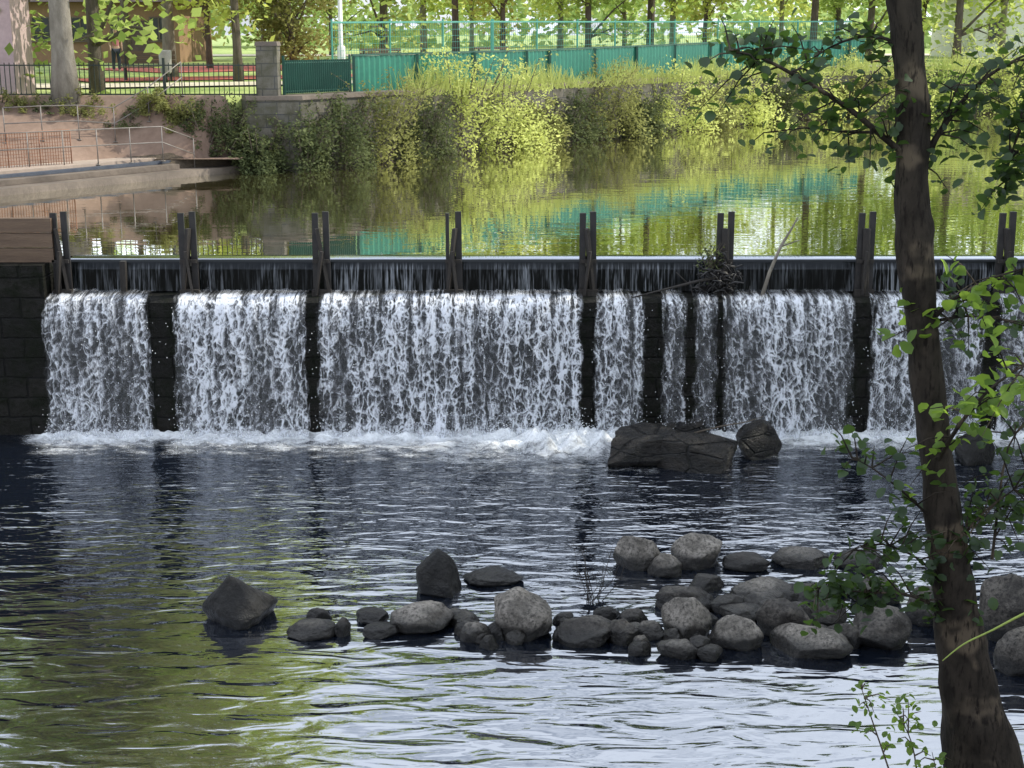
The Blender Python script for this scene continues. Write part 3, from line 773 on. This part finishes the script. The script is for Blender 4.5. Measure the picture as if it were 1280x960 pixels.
building('park_pavilion', -27, -17.0, 74, 82, gz(-17, 75), gz(-17, 75)+3.0, M_tan, 'ochre park building partly hidden by trees', 5, [1.7], 1.1, .7)
building('pale_house', 27.5, 40, 86, 95, gz(30, 88), gz(30, 88)+3.6, M_white, 'white house half hidden behind trees', 5, [1.7], 1.2)

# ---------- trees ----------
def tree_meshes(seed, H, cb, cr, tr, nclump, per, lsize, lmat, bmat, clr=.75, flat=1., lean=0):
    rs = np.random.RandomState(seed); rr = random.Random(seed)
    tb = MB(); pts = []; rad = []
    n = 12; top = H*.82
    for i in range(n+1):
        f = i/n; pts.append((lean*f*H*.1+.10*math.sin(f*4+seed)*f*2, .12*math.cos(f*5+seed)*f*2, -.3+f*(top+.3))); rad.append(tr*(1-.82*f**1.1)*(1.35 if i == 0 else 1))
    tb.tube(pts, rad, 12, wob=.25)
    cz = (cb+H)/2; rz = (H-cb)/2
    cl = []
    for i in range(nclump):
        v = rs.normal(size=3); v /= np.linalg.norm(v); r = rs.uniform(.25, 1)**.45
        lump = 1+.3*noise.noise(Vector(v*1.6)+Vector((seed*2.2, 0, 0)))
        p = v*np.array([cr, cr, rz*flat])*r*lump
        if p[2] < 0: p[:2] *= 1+.1*p[2]/rz
        p[2] += cz; cl.append(p)
    cl = np.array(cl)
    idx = rs.permutation(nclump)[:min(26, nclump)]
    for k in idx:
        c = cl[k]; hz = min(max(cb*.75, c[2]-np.hypot(c[0], c[1])*.8-rs.uniform(0, .8)), top*.95)
        f = (hz+.3)/(top+.3); i0 = min(int(f*n), n-1); ff = f*n-i0
        a = Vector(pts[i0]).lerp(Vector(pts[i0+1]), ff); e_ = Vector(c); m = a.lerp(e_, .5)+Vector((rr.gauss(0, .2), rr.gauss(0, .2), .25))
        r0 = tr*(1-.8*f)*.45
        tb.tube([a, a.lerp(m, .6), m, m.lerp(e_, .6), e_], [r0, r0*.8, r0*.6, r0*.4, r0*.15], 6, cap=False)
    C = np.repeat(cl, per, 0)+rs.normal(size=(nclump*per, 3))*np.array([clr, clr, clr*.6])*rs.uniform(.6, 1.2, nclump).repeat(per)[:, None]
    V, Q = leaves(C, lsize, rs, .5, .7)
    return tb.mesh('trunk', bmat, True), npmesh('crown', V, Q, lmat)
lib = [tree_meshes(11, 17, 1.5, 3.0, .14, 100, 60, .30, M_leafA, M_bark, .62),
       tree_meshes(12, 21, 1.7, 3.9, .19, 130, 62, .34, M_leafA, M_barklight, .75),
       tree_meshes(13, 20, 1.6, 3.8, .17, 120, 62, .33, M_leafB, M_bark, .72),
       tree_meshes(14, 7, .9, 2.4, .14, 80, 90, .19, M_leafO, M_bark, .45)]
tall = tree_meshes(18, 23, 8.5, 4.6, .2, 110, 60, .42, M_leafT, M_bark, .85)
big = tree_meshes(15, 20, 3.2, 4.2, .27, 150, 80, .27, M_leafP, M_barklight)
shade = tree_meshes(16, 17, 5.5, 5.0, .3, 150, 60, .4, M_leafB, M_bark, .9)
def place(ms, x, y, s=1, rz=0, label='leafy park tree on the lawn', z=None, name='park_tree', group='trees in the park', sz=None):
    e = empty(name, (x, y, gz(x, y) if z is None else z)); e.rotation_euler[2] = rz; e.scale = (s, s, sz or s)
    tag(e, label, 'tree', group=group)
    for me, nm in zip(ms, ('trunk', 'crown')):
        o = link(bpy.data.objects.new(nm, me)); o.parent = e
    return e
def pxx(u, y): return ony(u, 80, y).x
place(big, pxx(80, 34.3), 34.35, 1, 0, 'large tree with pale mottled trunk by the fence')
place(lib[2], pxx(119, 37.5), 37.5, 1.0, 1, 'dark trunked tree inside the park fence')
T = [(213, 50, 1, 0), (297, 46, 0, 2), (262, 62, 0, 1), (365, 50, 3, 0), (10, 50, 2, 3), (480, 62, 2, 0), (530, 84, 1, 1), (628, 66, 0, 3), (700, 92, 1, 4),
     (735, 74, 2, 2.2), (840, 90, 1, .4), (880, 72, 0, 5), (975, 96, 1, 1.4), (1045, 86, 2, 3.3), (1085, 72, 2, .6), (1150, 84, 0, 4.4), (1195, 68, 2, 1.9), (1250, 80, 1, 2.6), (1330, 66, 2, .9), (415, 96, 2, 2), (330, 98, 2, 1), (590, 104, 1, .2), (780, 108, 2, 3), (-60, 55, 1, 1)]
rr = random.Random(2)
for (u, y, k_, rz) in T:
    lb = {0: 'slender young tree with bright lime foliage', 1: 'tree with pale trunk and lime green crown', 2: 'tree with deeper green leafy crown', 3: 'low dense olive green evergreen tree'}[k_]
    place(lib[k_], pxx(u, y), y, rr.uniform(.85, 1.12), rz, lb)
for (u, y, s, rz) in [(160, 68, .95, 0), (350, 78, 1.05, 1), (570, 72, .98, 2), (812, 76, 1.04, 4), (1015, 74, 1.03, 5)]:
    place(tall, pxx(u, y), y, s, rz, 'tall bare-stemmed tree with deep green high crown')
rs = np.random.RandomState(21); n = 520
cx = rs.uniform(-95, 105, n); cyy = rs.uniform(140, 165, n); cz = 4.8+rs.uniform(0, 1, n)**1.3*15+2*np.sin(cx*.15)
C = np.repeat(np.stack([cx, cyy, cz], 1), 65, 0)+rs.normal(size=(n*65, 3))*np.array([2.6, 2, 1.5])
me = npmesh('distant_wood', *leaves(C, 1.1, rs, .4, .75), M_leafH); o = link(bpy.data.objects.new('distant_wood', me)); tag(o, 'dense band of distant woodland, haze painted into its green', 'wood', 'stuff')

for (x, y, s, rz) in [(14.5, 14, .95, 0), (16.5, 20.5, .85, 1)]:
    place(shade, x, y, s, rz, 'unseen tree added to shade the water', name='unseen_shade_tree', group='added shade trees out of view')  # added out of view to block sun from the pool and near trunk

# ---------- bushes on the far wall ----------
def bush(name, x, y, zb, w, d, h, n, lsize, mat, label, seed, upd=.5, shoots=16):
    rs = np.random.RandomState(seed); nc = max(14, int(n/60))
    v = rs.normal(size=(nc, 3)); v /= np.linalg.norm(v, axis=1)[:, None]; v[:, 2] = np.abs(v[:, 2])*1.0
    r = rs.uniform(.3, 1, nc)**.5; lump = np.array([1+.7*noise.noise(Vector(q*2.1)+Vector((seed, 0, 0))) for q in v])
    c = v*(r*lump)[:, None]*np.array([w, d, h])
    C = np.repeat(c, 60, 0)+rs.normal(size=(nc*60, 3))*np.array([w, d, h])*.11
    ex = []
    b = MB(); rq = random.Random(seed)
    for i in range(shoots):
        th = rq.uniform(0, 6.28); a = Vector((w*.5*math.cos(th), d*.5*math.sin(th), h*.6)); q1 = a+Vector((w*.3*math.cos(th), d*.3*math.sin(th), h*rq.uniform(.2, .55))); q2 = q1+Vector((w*.35*math.cos(th), -abs(d*.4*math.sin(th)), h*rq.uniform(-.3, .2)))
        b.tube([a, q1, q2], [.012, .008, .003], 4, cap=False)
        for k in range(26):
            f = rq.random(); p_ = (a.lerp(q1, f*2) if f < .5 else q1.lerp(q2, f*2-1)); ex.append((p_.x+rq.gauss(0, .05), p_.y+rq.gauss(0, .05), p_.z+rq.gauss(0, .05)))
    if ex: C = np.concatenate([C, np.array(ex)])
    C[:, 2] = np.maximum(C[:, 2], .02)
    V, Q = leaves(C, lsize, rs, upd, .55)
    e = empty(name, (x, y, zb)); tag(e, label, 'bush')
    for i in range(10):
        q = c[rq.randrange(nc)]; b.tube([(rq.gauss(0, w*.1), rq.gauss(0, d*.1), 0), tuple(q*.5), tuple(q)], [.03, .02, .008], 5, cap=False)
    b.obj('stems', M_bark, True, e)
    o = link(bpy.data.objects.new('foliage', npmesh('foliage', V, Q, mat))); o.parent = e
    return e
def along(t):
    P_ = W1; L = [0]
    for i in range(len(P_)-1): L.append(L[-1]+math.dist(P_[i], P_[i+1]))
    for i in range(len(P_)-1):
        if t <= L[i+1]: 
            f = (t-L[i])/(L[i+1]-L[i]); return P_[i][0]*(1-f)+P_[i+1][0]*f, P_[i][1]*(1-f)+P_[i+1][1]*f
    return P_[-1]
BU = [(.2, .6, 1.3, M_leafD, 2.4, .10), (1.3, .8, 1.6, M_leafD, 2.4, .10), (2.6, 1.0, 1.9, M_leafD, 2.5, .10), (4.2, 1.3, 2.2, M_leafO, 2.5, .1), (5.6, 1.0, 1.8, M_leafD, 2.5, .1), (7.2, 1.7, 3.1, M_leafY, 2.5, .11), (9.0, 1.6, 2.7, M_leafY, 2.5, .11), (10.8, 1.0, 1.4, M_leafO, 2.5, .11),
      (12.4, 1.2, 1.7, M_leafD, 2.5, .11), (14.3, 1.5, 2.4, M_leafO, 2.5, .11), (16.3, 1.1, 1.5, M_leafD, 2.5, .12), (18.4, 1.7, 2.3, M_leafY, 2.5, .12), (20.7, 1.2, 1.5, M_leafO, 2.5, .12), (22.8, 1.9, 2.4, M_leafY, 2.5, .13),
      (25.1, 1.3, 1.5, M_leafD, 2.5, .13), (27.2, 2.0, 2.7, M_leafY, 2.5, .13), (29.6, 1.5, 1.7, M_leafO, 2.5, .14), (31.8, 2, 2.8, M_leafY, 2.5, .14), (34.2, 1.8, 2.2, M_leafB, 2.5, .14), (37, 2.4, 3.2, M_leafY, 2.5, .15), (40, 2.4, 3.4, M_leafB, 2.5, .15)]
names = {M_leafD.name: 'dark ivy covered bush hanging over river wall', M_leafO.name: 'olive green bramble bush on river wall', M_leafY.name: 'sunlit yellow-green bush beside the water', M_leafA.name: 'bright green leafy bush at the water edge', M_leafB.name: 'green leafy bush at the water edge'}
for i, (t, w, h, mt, zb, ls) in enumerate(BU):
    x, y = along(t); bush('bank_bush', x, y+.15, zb, w, .95, h*.85, 4200, ls, mt, names[mt.name], 300+i)
for i, (x, y, z, w, h, mt) in enumerate([(-6.75, 34.1, 2.9, .6, 1.25, M_leafD), (-7.3, 33.95, 3.0, .6, 1.1, M_leafD), (-7.9, 34.05, 3.5, .5, .75, M_leafO), (-8.5, 34.2, 3.9, .45, .5, M_leafO)]):
    bush('low_shrub', x, y, z, w, .4, h, 2200, .08, mt, 'dark green shrub growing over ramp end', 380+i, shoots=8)
for i in range(8):
    x = -13.4+i*.6; y = 34.1
    bush('low_shrub', x, y, gz(x, y)-.1, .42, .4, random.Random(i).uniform(.35, .6), 1300, .06, [M_leafO, M_leafD, M_leafO][i % 3], 'low clipped shrub at foot of iron fence', 400+i, shoots=0)
rs = np.random.RandomState(31); n = 5000
t = rs.uniform(5, 46, n); P2 = np.array([along(q) for q in t]); bx = P2[:, 0]+rs.normal(0, .3, n); by = P2[:, 1]+.6+rs.normal(0, .4, n)
bz = np.full(n, 4.2); h = rs.uniform(.15, .6, n)*(1+.5*np.sin(t*1.3)); dx = rs.normal(0, .2, n); w = .016
V = np.stack([np.stack([bx-w, by, bz], 1), np.stack([bx+w, by, bz], 1), np.stack([bx+dx+.004, by, bz+h], 1), np.stack([bx+dx-.004, by, bz+h], 1)], 1).reshape(-1, 3)
o = link(bpy.data.objects.new('tall_grass', npmesh('tall_grass', V, np.arange(n*4).reshape(n, 4), M_leafY))); tag(o, 'dry tall grass along top of the river wall', 'grass', 'stuff')

# ---------- park furniture ----------
def lamp(x, y, h, label):
    e = empty('street_lamp', (x, y, gz(x, y))); tag(e, label, 'street lamp')
    b = MB(); b.tube([(0, 0, 0), (0, 0, 1.1), (0, 0, 1.15), (0, 0, h)], [.13, .12, .07, .05], 12); b.obj('pole', M_white, True, e)
    b = MB(); b.tube([(0, 0, h), (.0, -.3, h+.25), (0, -.9, h+.3)], [.04, .035, .03], 8); b.obj('arm', M_white, True, e)
    b = MB(); b.box((0, -1.1, h+.28), (.24, .5, .12), taper=.7); b.obj('lamp_head', M_steel, parent=e)
lamp(pxx(427, 43), 43, 6.5, 'white painted lamp post standing behind the fence')
def bench(x, y, rz):
    e = empty('park_bench', (x, y, gz(x, y))); e.rotation_euler[2] = rz; tag(e, 'wooden slatted park bench on the lawn', 'bench', group='park benches')
    b = MB(); [b.box((0, -.2+k*.13, .45), (1.7, .1, .04)) for k in range(4)]; b.obj('seat', M_woodb, parent=e)
    b = MB(); [b.box((0, .26+k*.03, .6+k*.14), (1.7, .03, .11)) for k in range(3)]; b.obj('backrest', M_woodb, parent=e)
    for s in (-.7, .7):
        b = MB(); b.box((s, -.18, .21), (.06, .06, .42)); b.box((s, .22, .42), (.06, .05, .84)); b.box((s, .02, .4), (.05, .4, .05)); b.obj('leg', M_iron, parent=e)
bench(pxx(185, 46), 46, .2); bench(pxx(620, 60), 60, .6); bench(pxx(480, 54), 54, .5)
e = empty('litter_bin', (pxx(207, 44), 44, gz(-10, 44))); tag(e, 'pale grey cylindrical litter bin on a post', 'litter bin')
b = MB(); b.tube([(0, 0, .3), (0, 0, .35), (0, 0, .95), (0, 0, 1.0)], [.14, .17, .2, .19], 16); b.obj('bin_body', M_grey, True, e); b = MB(); b.tube([(0, 0, 0), (0, 0, .3)], .04, 8); b.obj('post', M_iron, True, e)

def skinned(name, nodes, edges, mat, parent, sub=2):
    me = bpy.data.meshes.new(name); me.from_pydata([n[0] for n in nodes], edges, []); o = link(bpy.data.objects.new(name, me)); o.parent = parent
    me.materials.append(mat)
    md = o.modifiers.new('s', 'SKIN'); lay = me.skin_vertices[0].data
    for i, n in enumerate(nodes): lay[i].radius = (n[1], n[2] if len(n) > 2 else n[1])
    lay[0].use_root = True
    o.modifiers.new('u', 'SUBSURF').levels = sub; o.modifiers['u'].render_levels = sub
    return o
M_skin = simple('skin', (.5, .32, .24), (.55, .36, .27), 5, .6, .05, .002); M_shirt = simple('rose_cloth', (.5, .18, .2), (.55, .22, .24), 6, .9, .2, .005)
M_trous = simple('dark_cloth', (.03, .035, .06), (.05, .055, .09), 6, .9, .2, .005); M_hair = simple('brown_hair', (.04, .025, .015), (.07, .045, .03), 20, .7, .3, .005)
px_ = pxx(146, 56); e = empty('person', (px_, 56, gz(px_, 56))); e.rotation_euler[2] = .5; tag(e, 'person in rose top and dark trousers standing', 'person')
N_ = [((0, 0, .92), .13, .10), ((0, 0, 1.15), .12, .09), ((0, 0, 1.36), .15, .09), ((0, 0, 1.45), .055), ((0, -.01, 1.52), .075, .085), ((0, -.01, 1.6), .08, .1), ((0, 0, 1.66), .05, .06),
      ((.19, 0, 1.37), .055), ((.23, .02, 1.12), .04), ((.22, -.08, .9), .03), ((.22, -.12, .82), .035, .018),
      ((-.19, 0, 1.37), .055), ((-.23, .02, 1.12), .04), ((-.22, -.08, .9), .03), ((-.22, -.12, .82), .035, .018),
      ((.09, 0, .86), .09), ((.1, -.02, .48), .06), ((.1, .03, .08), .04), ((.11, -.12, .03), .035, .025),
      ((-.09, 0, .86), .09), ((-.1, .04, .48), .06), ((-.1, .1, .08), .04), ((-.11, -.03, .03), .035, .025)]
E_ = [(0, 1), (1, 2), (2, 3), (3, 4), (4, 5), (5, 6), (2, 7), (7, 8), (8, 9), (9, 10), (2, 11), (11, 12), (12, 13), (13, 14), (0, 15), (15, 16), (16, 17), (17, 18), (0, 19), (19, 20), (20, 21), (21, 22)]
skinned('body', N_, E_, M_skin, e)
skinned('shirt', [((0, 0, .9), .15, .12), ((0, 0, 1.15), .135, .105), ((0, 0, 1.37), .165, .105), ((.19, 0, 1.37), .07), ((.22, .02, 1.16), .055), ((-.19, 0, 1.37), .07), ((-.22, .02, 1.16), .055)], [(0, 1), (1, 2), (2, 3), (3, 4), (2, 5), (5, 6)], M_shirt, e)
skinned('trousers', [((0, 0, .9), .145, .115), ((.09, 0, .84), .105), ((.1, -.02, .48), .075), ((.1, .03, .1), .06), ((-.09, 0, .84), .105), ((-.1, .04, .48), .075), ((-.1, .1, .1), .06)], [(0, 1), (1, 2), (2, 3), (0, 4), (4, 5), (5, 6)], M_trous, e)
skinned('hair', [((0, .03, 1.5), .07), ((0, .035, 1.6), .085, .09), ((0, .01, 1.67), .07, .075)], [(0, 1), (1, 2)], M_hair, e)

# ---------- near tree (framing alder) ----------
YT = 8.0
nt = empty('riverside_alder', (ony(1240, 960, YT).x, YT, 0)); base = nt.location.copy()
tag(nt, 'slender leaning tree with mottled bark on river bank', 'tree')
def barknear():
    t = NT('bark_near'); v = t.coord((1, 1, .55))
    n1 = t.noise(v, 7, 6, .6); n2 = t.noise(t.coord((1, 1, .25)), 40, 3, .6); n3 = t.noise(t.coord(), 2.6, 3, .6)
    col = t.mix(t.mr(n1, .35, .65), (.012, .010, .008), (.034, .028, .022))
    col = t.mix(t.math('MULTIPLY', t.mr(n3, .54, .66), .65), col, (.12, .095, .068))
    col = t.mix(t.mr(n2, .5, .7), col, (.008, .006, .005))
    return t.fin(t.bsdf(col, .9, t.bump(t.math('ADD', n1, t.math('MULTIPLY', n2, .6)), .6, .02), Specular_IOR_Level=.2))
M_bn = barknear()
TP = [(1118, -140, 44), (1124, -60, 46), (1130, 0, 46), (1137, 80, 42), (1141, 160, 44), (1140, 240, 46), (1143, 290, 50), (1148, 360, 46), (1155, 430, 44), (1162, 500, 44), (1170, 570, 46), (1178, 640, 50), (1187, 700, 54), (1194, 760, 60), (1203, 820, 68), (1212, 880, 80), (1226, 950, 96), (1245, 1040, 114), (1262, 1130, 130)]
pts = []; rad = []
for u, v, w in TP[::-1]:
    p = ony(u, v, YT); k = F/(p-Vector((0, 0, CH))).length; pts.append(p-base); rad.append(w/2/k*.86)
pts = [pts[0]-Vector((0, 0, .5))]+pts; rad = [rad[0]*1.2]+rad
tp = pts[-1]; pts += [tp+Vector((-.05, .1, .9)), tp+Vector((.05, .2, 2.2)), tp+Vector((.1, .2, 4))]; rad += [.09, .07, .03]
def cat(P_, r_, m=5):
    O = []; RR = []
    n = len(P_)
    for i in range(n-1):
        p0, p1, p2, p3 = P_[max(i-1, 0)], P_[i], P_[i+1], P_[min(i+2, n-1)]
        for k in range(m):
            t = k/m; O.append(.5*((2*p1)+(p2-p0)*t+(2*p0-5*p1+4*p2-p3)*t*t+(3*p1-p0-3*p2+p3)*t**3)); RR.append(r_[i]*(1-t)+r_[i+1]*t)
    O.append(P_[-1]); RR.append(r_[-1]); return O, RR
pp, rp = cat(pts, rad); rp = [r*(1+.06*noise.noise(Vector((0, 0, i*.25)))) for i, r in enumerate(rp)]
b = MB(); b.tube(pp, rp, 20, wob=.18)
rng = np.random.RandomState(77); rq = random.Random(77)
def pt(u, v, dy=0): return ony(u, v, YT+dy)-base
LC = []; LC_LIT = []
def branch(px, r0, nl, spread, lsize, dy=0, dens_from=.15, store=None, mb=None, twigs=14):
    mb = mb or b
    P_ = [pt(u, v, d) for u, v, d in px]; pr = [r0*(1-.8*i/(len(P_)-1)) for i in range(len(P_))]
    Q_, qr = cat(P_, pr, 4); mb.tube(Q_, qr, 7, cap=False)
    per = max(1, nl//twigs)
    for i in range(twigs):
        f = dens_from+(1-dens_from)*rq.random(); a = Q_[int(f*(len(Q_)-1))]
        tip = a+Vector((rq.gauss(0, 1), rq.gauss(0, .7), rq.gauss(-.1, .9)))*spread
        m = a.lerp(tip, .5)+Vector((0, 0, .03)); mb.tube([a, m, tip], [.006, .004, .0015], 5, cap=False)
        for k_ in range(per):
            g_ = .25+.8*rq.random(); c = a.lerp(tip, g_)+Vector((rq.gauss(0, .045), rq.gauss(0, .045), rq.gauss(-.01, .045)))
            (store if store is not None else LC).append(tuple(c))
branch([(1140, 200, 0), (1112, 178, -.05), (1060, 135, -.1), (1000, 98, -.15), (950, 72, -.2), (905, 62, -.2)], .022, 280, .19, .1, twigs=34)
branch([(1100, 165, 0), (1060, 165, .1), (1010, 160, .15), (965, 165, .2)], .01, 60, .12, .1, twigs=10)
branch([(1135, 60, 0), (1090, 45, .1), (1040, 58, .2), (985, 95, .2)], .012, 80, .14, .1, twigs=12)
branch([(1145, 215, 0), (1185, 150, 0), (1235, 95, .05), (1300, 60, .1)], .022, 230, .17, .1, twigs=26)
branch([(1300, 110, .2), (1280, 150, .2), (1262, 200, .2), (1255, 245, .2)], .012, 260, .1, .1, dens_from=0, twigs=24)
branch([(1150, 420, 0), (1185, 380, -.1), (1235, 350, -.2), (1300, 330, -.2)], .016, 120, .17, .12, twigs=18, store=LC_LIT)
branch([(1165, 590, 0), (1200, 530, -.3), (1245, 480, -.4), (1310, 440, -.4)], .016, 120, .17, .12, twigs=18, store=LC_LIT)
branch([(1175, 400, 0), (1210, 395, .1), (1260, 400, .2), (1310, 410, .2)], .01, 70, .14, .12, twigs=14)
branch([(1175, 660, 0), (1135, 620, -.1), (1090, 585, -.1), (1060, 570, -.1)], .01, 70, .15, .09, twigs=16)
branch([(1190, 770, 0), (1140, 745, -.1), (1080, 740, -.1), (1010, 735, -.1)], .012, 250, .13, .09, twigs=30)
branch([(1185, 740, 0), (1150, 700, -.1), (1100, 680, -.15), (1060, 690, -.15)], .01, 120, .13, .09, twigs=18)
branch([(1190, 690, 0), (1230, 640, -.1), (1300, 590, -.1)], .012, 170, .16, .1, twigs=22)
branch([(1240, 700, 0), (1260, 560, .2), (1300, 520, .2)], .01, 90, .16, .1, twigs=15)
b.obj('trunk', M_bn, True, nt)
C = np.array(LC); V, Q = leaves(C, .07, rng, .5, .78, fine=True)
o = link(bpy.data.objects.new('crown', npmesh('crown', V, Q, M_leafN))); o.parent = nt
V, Q = leaves(np.array(LC_LIT), .09, rng, .5, .78, fine=True)
o = link(bpy.data.objects.new('young_foliage', npmesh('young_foliage', V, Q, M_leafN2))); o.parent = nt; o['label'] = 'leaves with sunlight painted in as brighter green'  # sunlit look of these branches is painted by the brighter leaf colour
tpw = tp+Vector((0, 0, 2.5)); cc = tpw+Vector((1.6, .6, .6)); n = 110
v = rng.normal(size=(n, 3)); v /= np.linalg.norm(v, axis=1)[:, None]; cl = v*(rng.uniform(.2, 1, n)**.5)[:, None]*np.array([3.2, 2.6, 1.7])+np.array(cc)
C = np.repeat(cl, 36, 0)+rng.normal(size=(n*36, 3))*.28
V, Q = leaves(C, .14, rng, .5, .78); o = link(bpy.data.objects.new('upper_crown', npmesh('upper_crown', V, Q, M_leafN))); o.parent = nt

def sapling(name, px, label, nl, spread, lsz, twigs):
    e = empty(name, base); tag(e, label, 'plant'); mb = MB(); st = []
    for q in px: branch(q, .009, nl, spread, lsz, store=st, mb=mb, twigs=twigs)
    mb.obj('stem', M_bark, True, e)
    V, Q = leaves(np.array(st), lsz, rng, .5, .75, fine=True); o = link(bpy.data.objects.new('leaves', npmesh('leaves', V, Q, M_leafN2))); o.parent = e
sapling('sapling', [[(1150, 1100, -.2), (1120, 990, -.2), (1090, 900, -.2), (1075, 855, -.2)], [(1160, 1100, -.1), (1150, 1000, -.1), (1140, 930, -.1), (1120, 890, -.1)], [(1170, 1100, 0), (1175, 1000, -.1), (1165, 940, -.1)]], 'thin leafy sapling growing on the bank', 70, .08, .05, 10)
b = MB(); P_ = [ony(u, v, 7.2) for u, v in [(1178, 826), (1205, 805), (1240, 788), (1285, 765), (1330, 750), (1370, 800), (1400, 1000)]]
Q_, _r = cat(P_, [.003, .005, .006, .008, .009, .01, .012], 5); b.tube(Q_, _r, 6); o = b.obj('bramble_shoot', simple('shoot', (.2, .28, .05), (.3, .36, .08), 5), True); tag(o, 'arching yellow-green bramble shoot', 'plant')

# ---------- light ----------
SEL = R(43); az = Vector((.94, .24, 0)).normalized()
dirs = az*math.cos(SEL)+Vector((0, 0, math.sin(SEL)))
sl = bpy.data.lights.new('sun', 'SUN'); sl.energy = 5; sl.angle = R(.5); sl.color = (1, .94, .80)
so = link(bpy.data.objects.new('sun', sl)); so.rotation_euler = dirs.to_track_quat('Z', 'Y').to_euler(); so.location = (20, 20, 30)
W = bpy.data.worlds.new('World'); S.world = W; W.use_nodes = True; wt = W.node_tree; bg = wt.nodes['Background']
sk = wt.nodes.new('ShaderNodeTexSky'); sk.sky_type = 'NISHITA'; sk.sun_disc = False; sk.sun_elevation = SEL; sk.sun_rotation = math.atan2(az.x, az.y); sk.dust_density = 2.0; sk.air_density = 1.0
tc = wt.nodes.new('ShaderNodeTexCoord'); mp = wt.nodes.new('ShaderNodeMapping'); mp.inputs['Scale'].default_value = (1, 1, 2.2)
nz = wt.nodes.new('ShaderNodeTexNoise'); nz.inputs['Scale'].default_value = 2.2; nz.inputs['Detail'].default_value = 4; nz.inputs['Roughness'].default_value = .6
mr_ = wt.nodes.new('ShaderNodeMapRange'); mr_.interpolation_type = 'SMOOTHSTEP'
for k_, v_ in (('From Min', .36), ('From Max', .58), ('To Min', .3), ('To Max', 1.)): mr_.inputs[k_].default_value = v_
mx = wt.nodes.new('ShaderNodeMixRGB'); mx.inputs[2].default_value = (12.4, 13.4, 15.2, 1)
wt.links.new(tc.outputs['Generated'], mp.inputs[0]); wt.links.new(mp.outputs[0], nz.inputs[0]); wt.links.new(nz.outputs[0], mr_.inputs[0]); wt.links.new(mr_.outputs[0], mx.inputs[0])
wt.links.new(sk.outputs[0], mx.inputs[1]); wt.links.new(mx.outputs[0], bg.inputs[0]); bg.inputs[1].default_value = .15

cam = bpy.data.cameras.new('camera'); cam.sensor_width = 36; cam.lens = F/1280*36; cam.clip_end = 2000; cam.clip_start = .1
co = link(bpy.data.objects.new('camera', cam)); co.location = (0, 0, CH); co.rotation_euler = (math.pi/2-PITCH, 0, 0); S.camera = co
S.view_settings.view_transform = 'Standard'; S.view_settings.look = 'None'; S.view_settings.exposure = 0
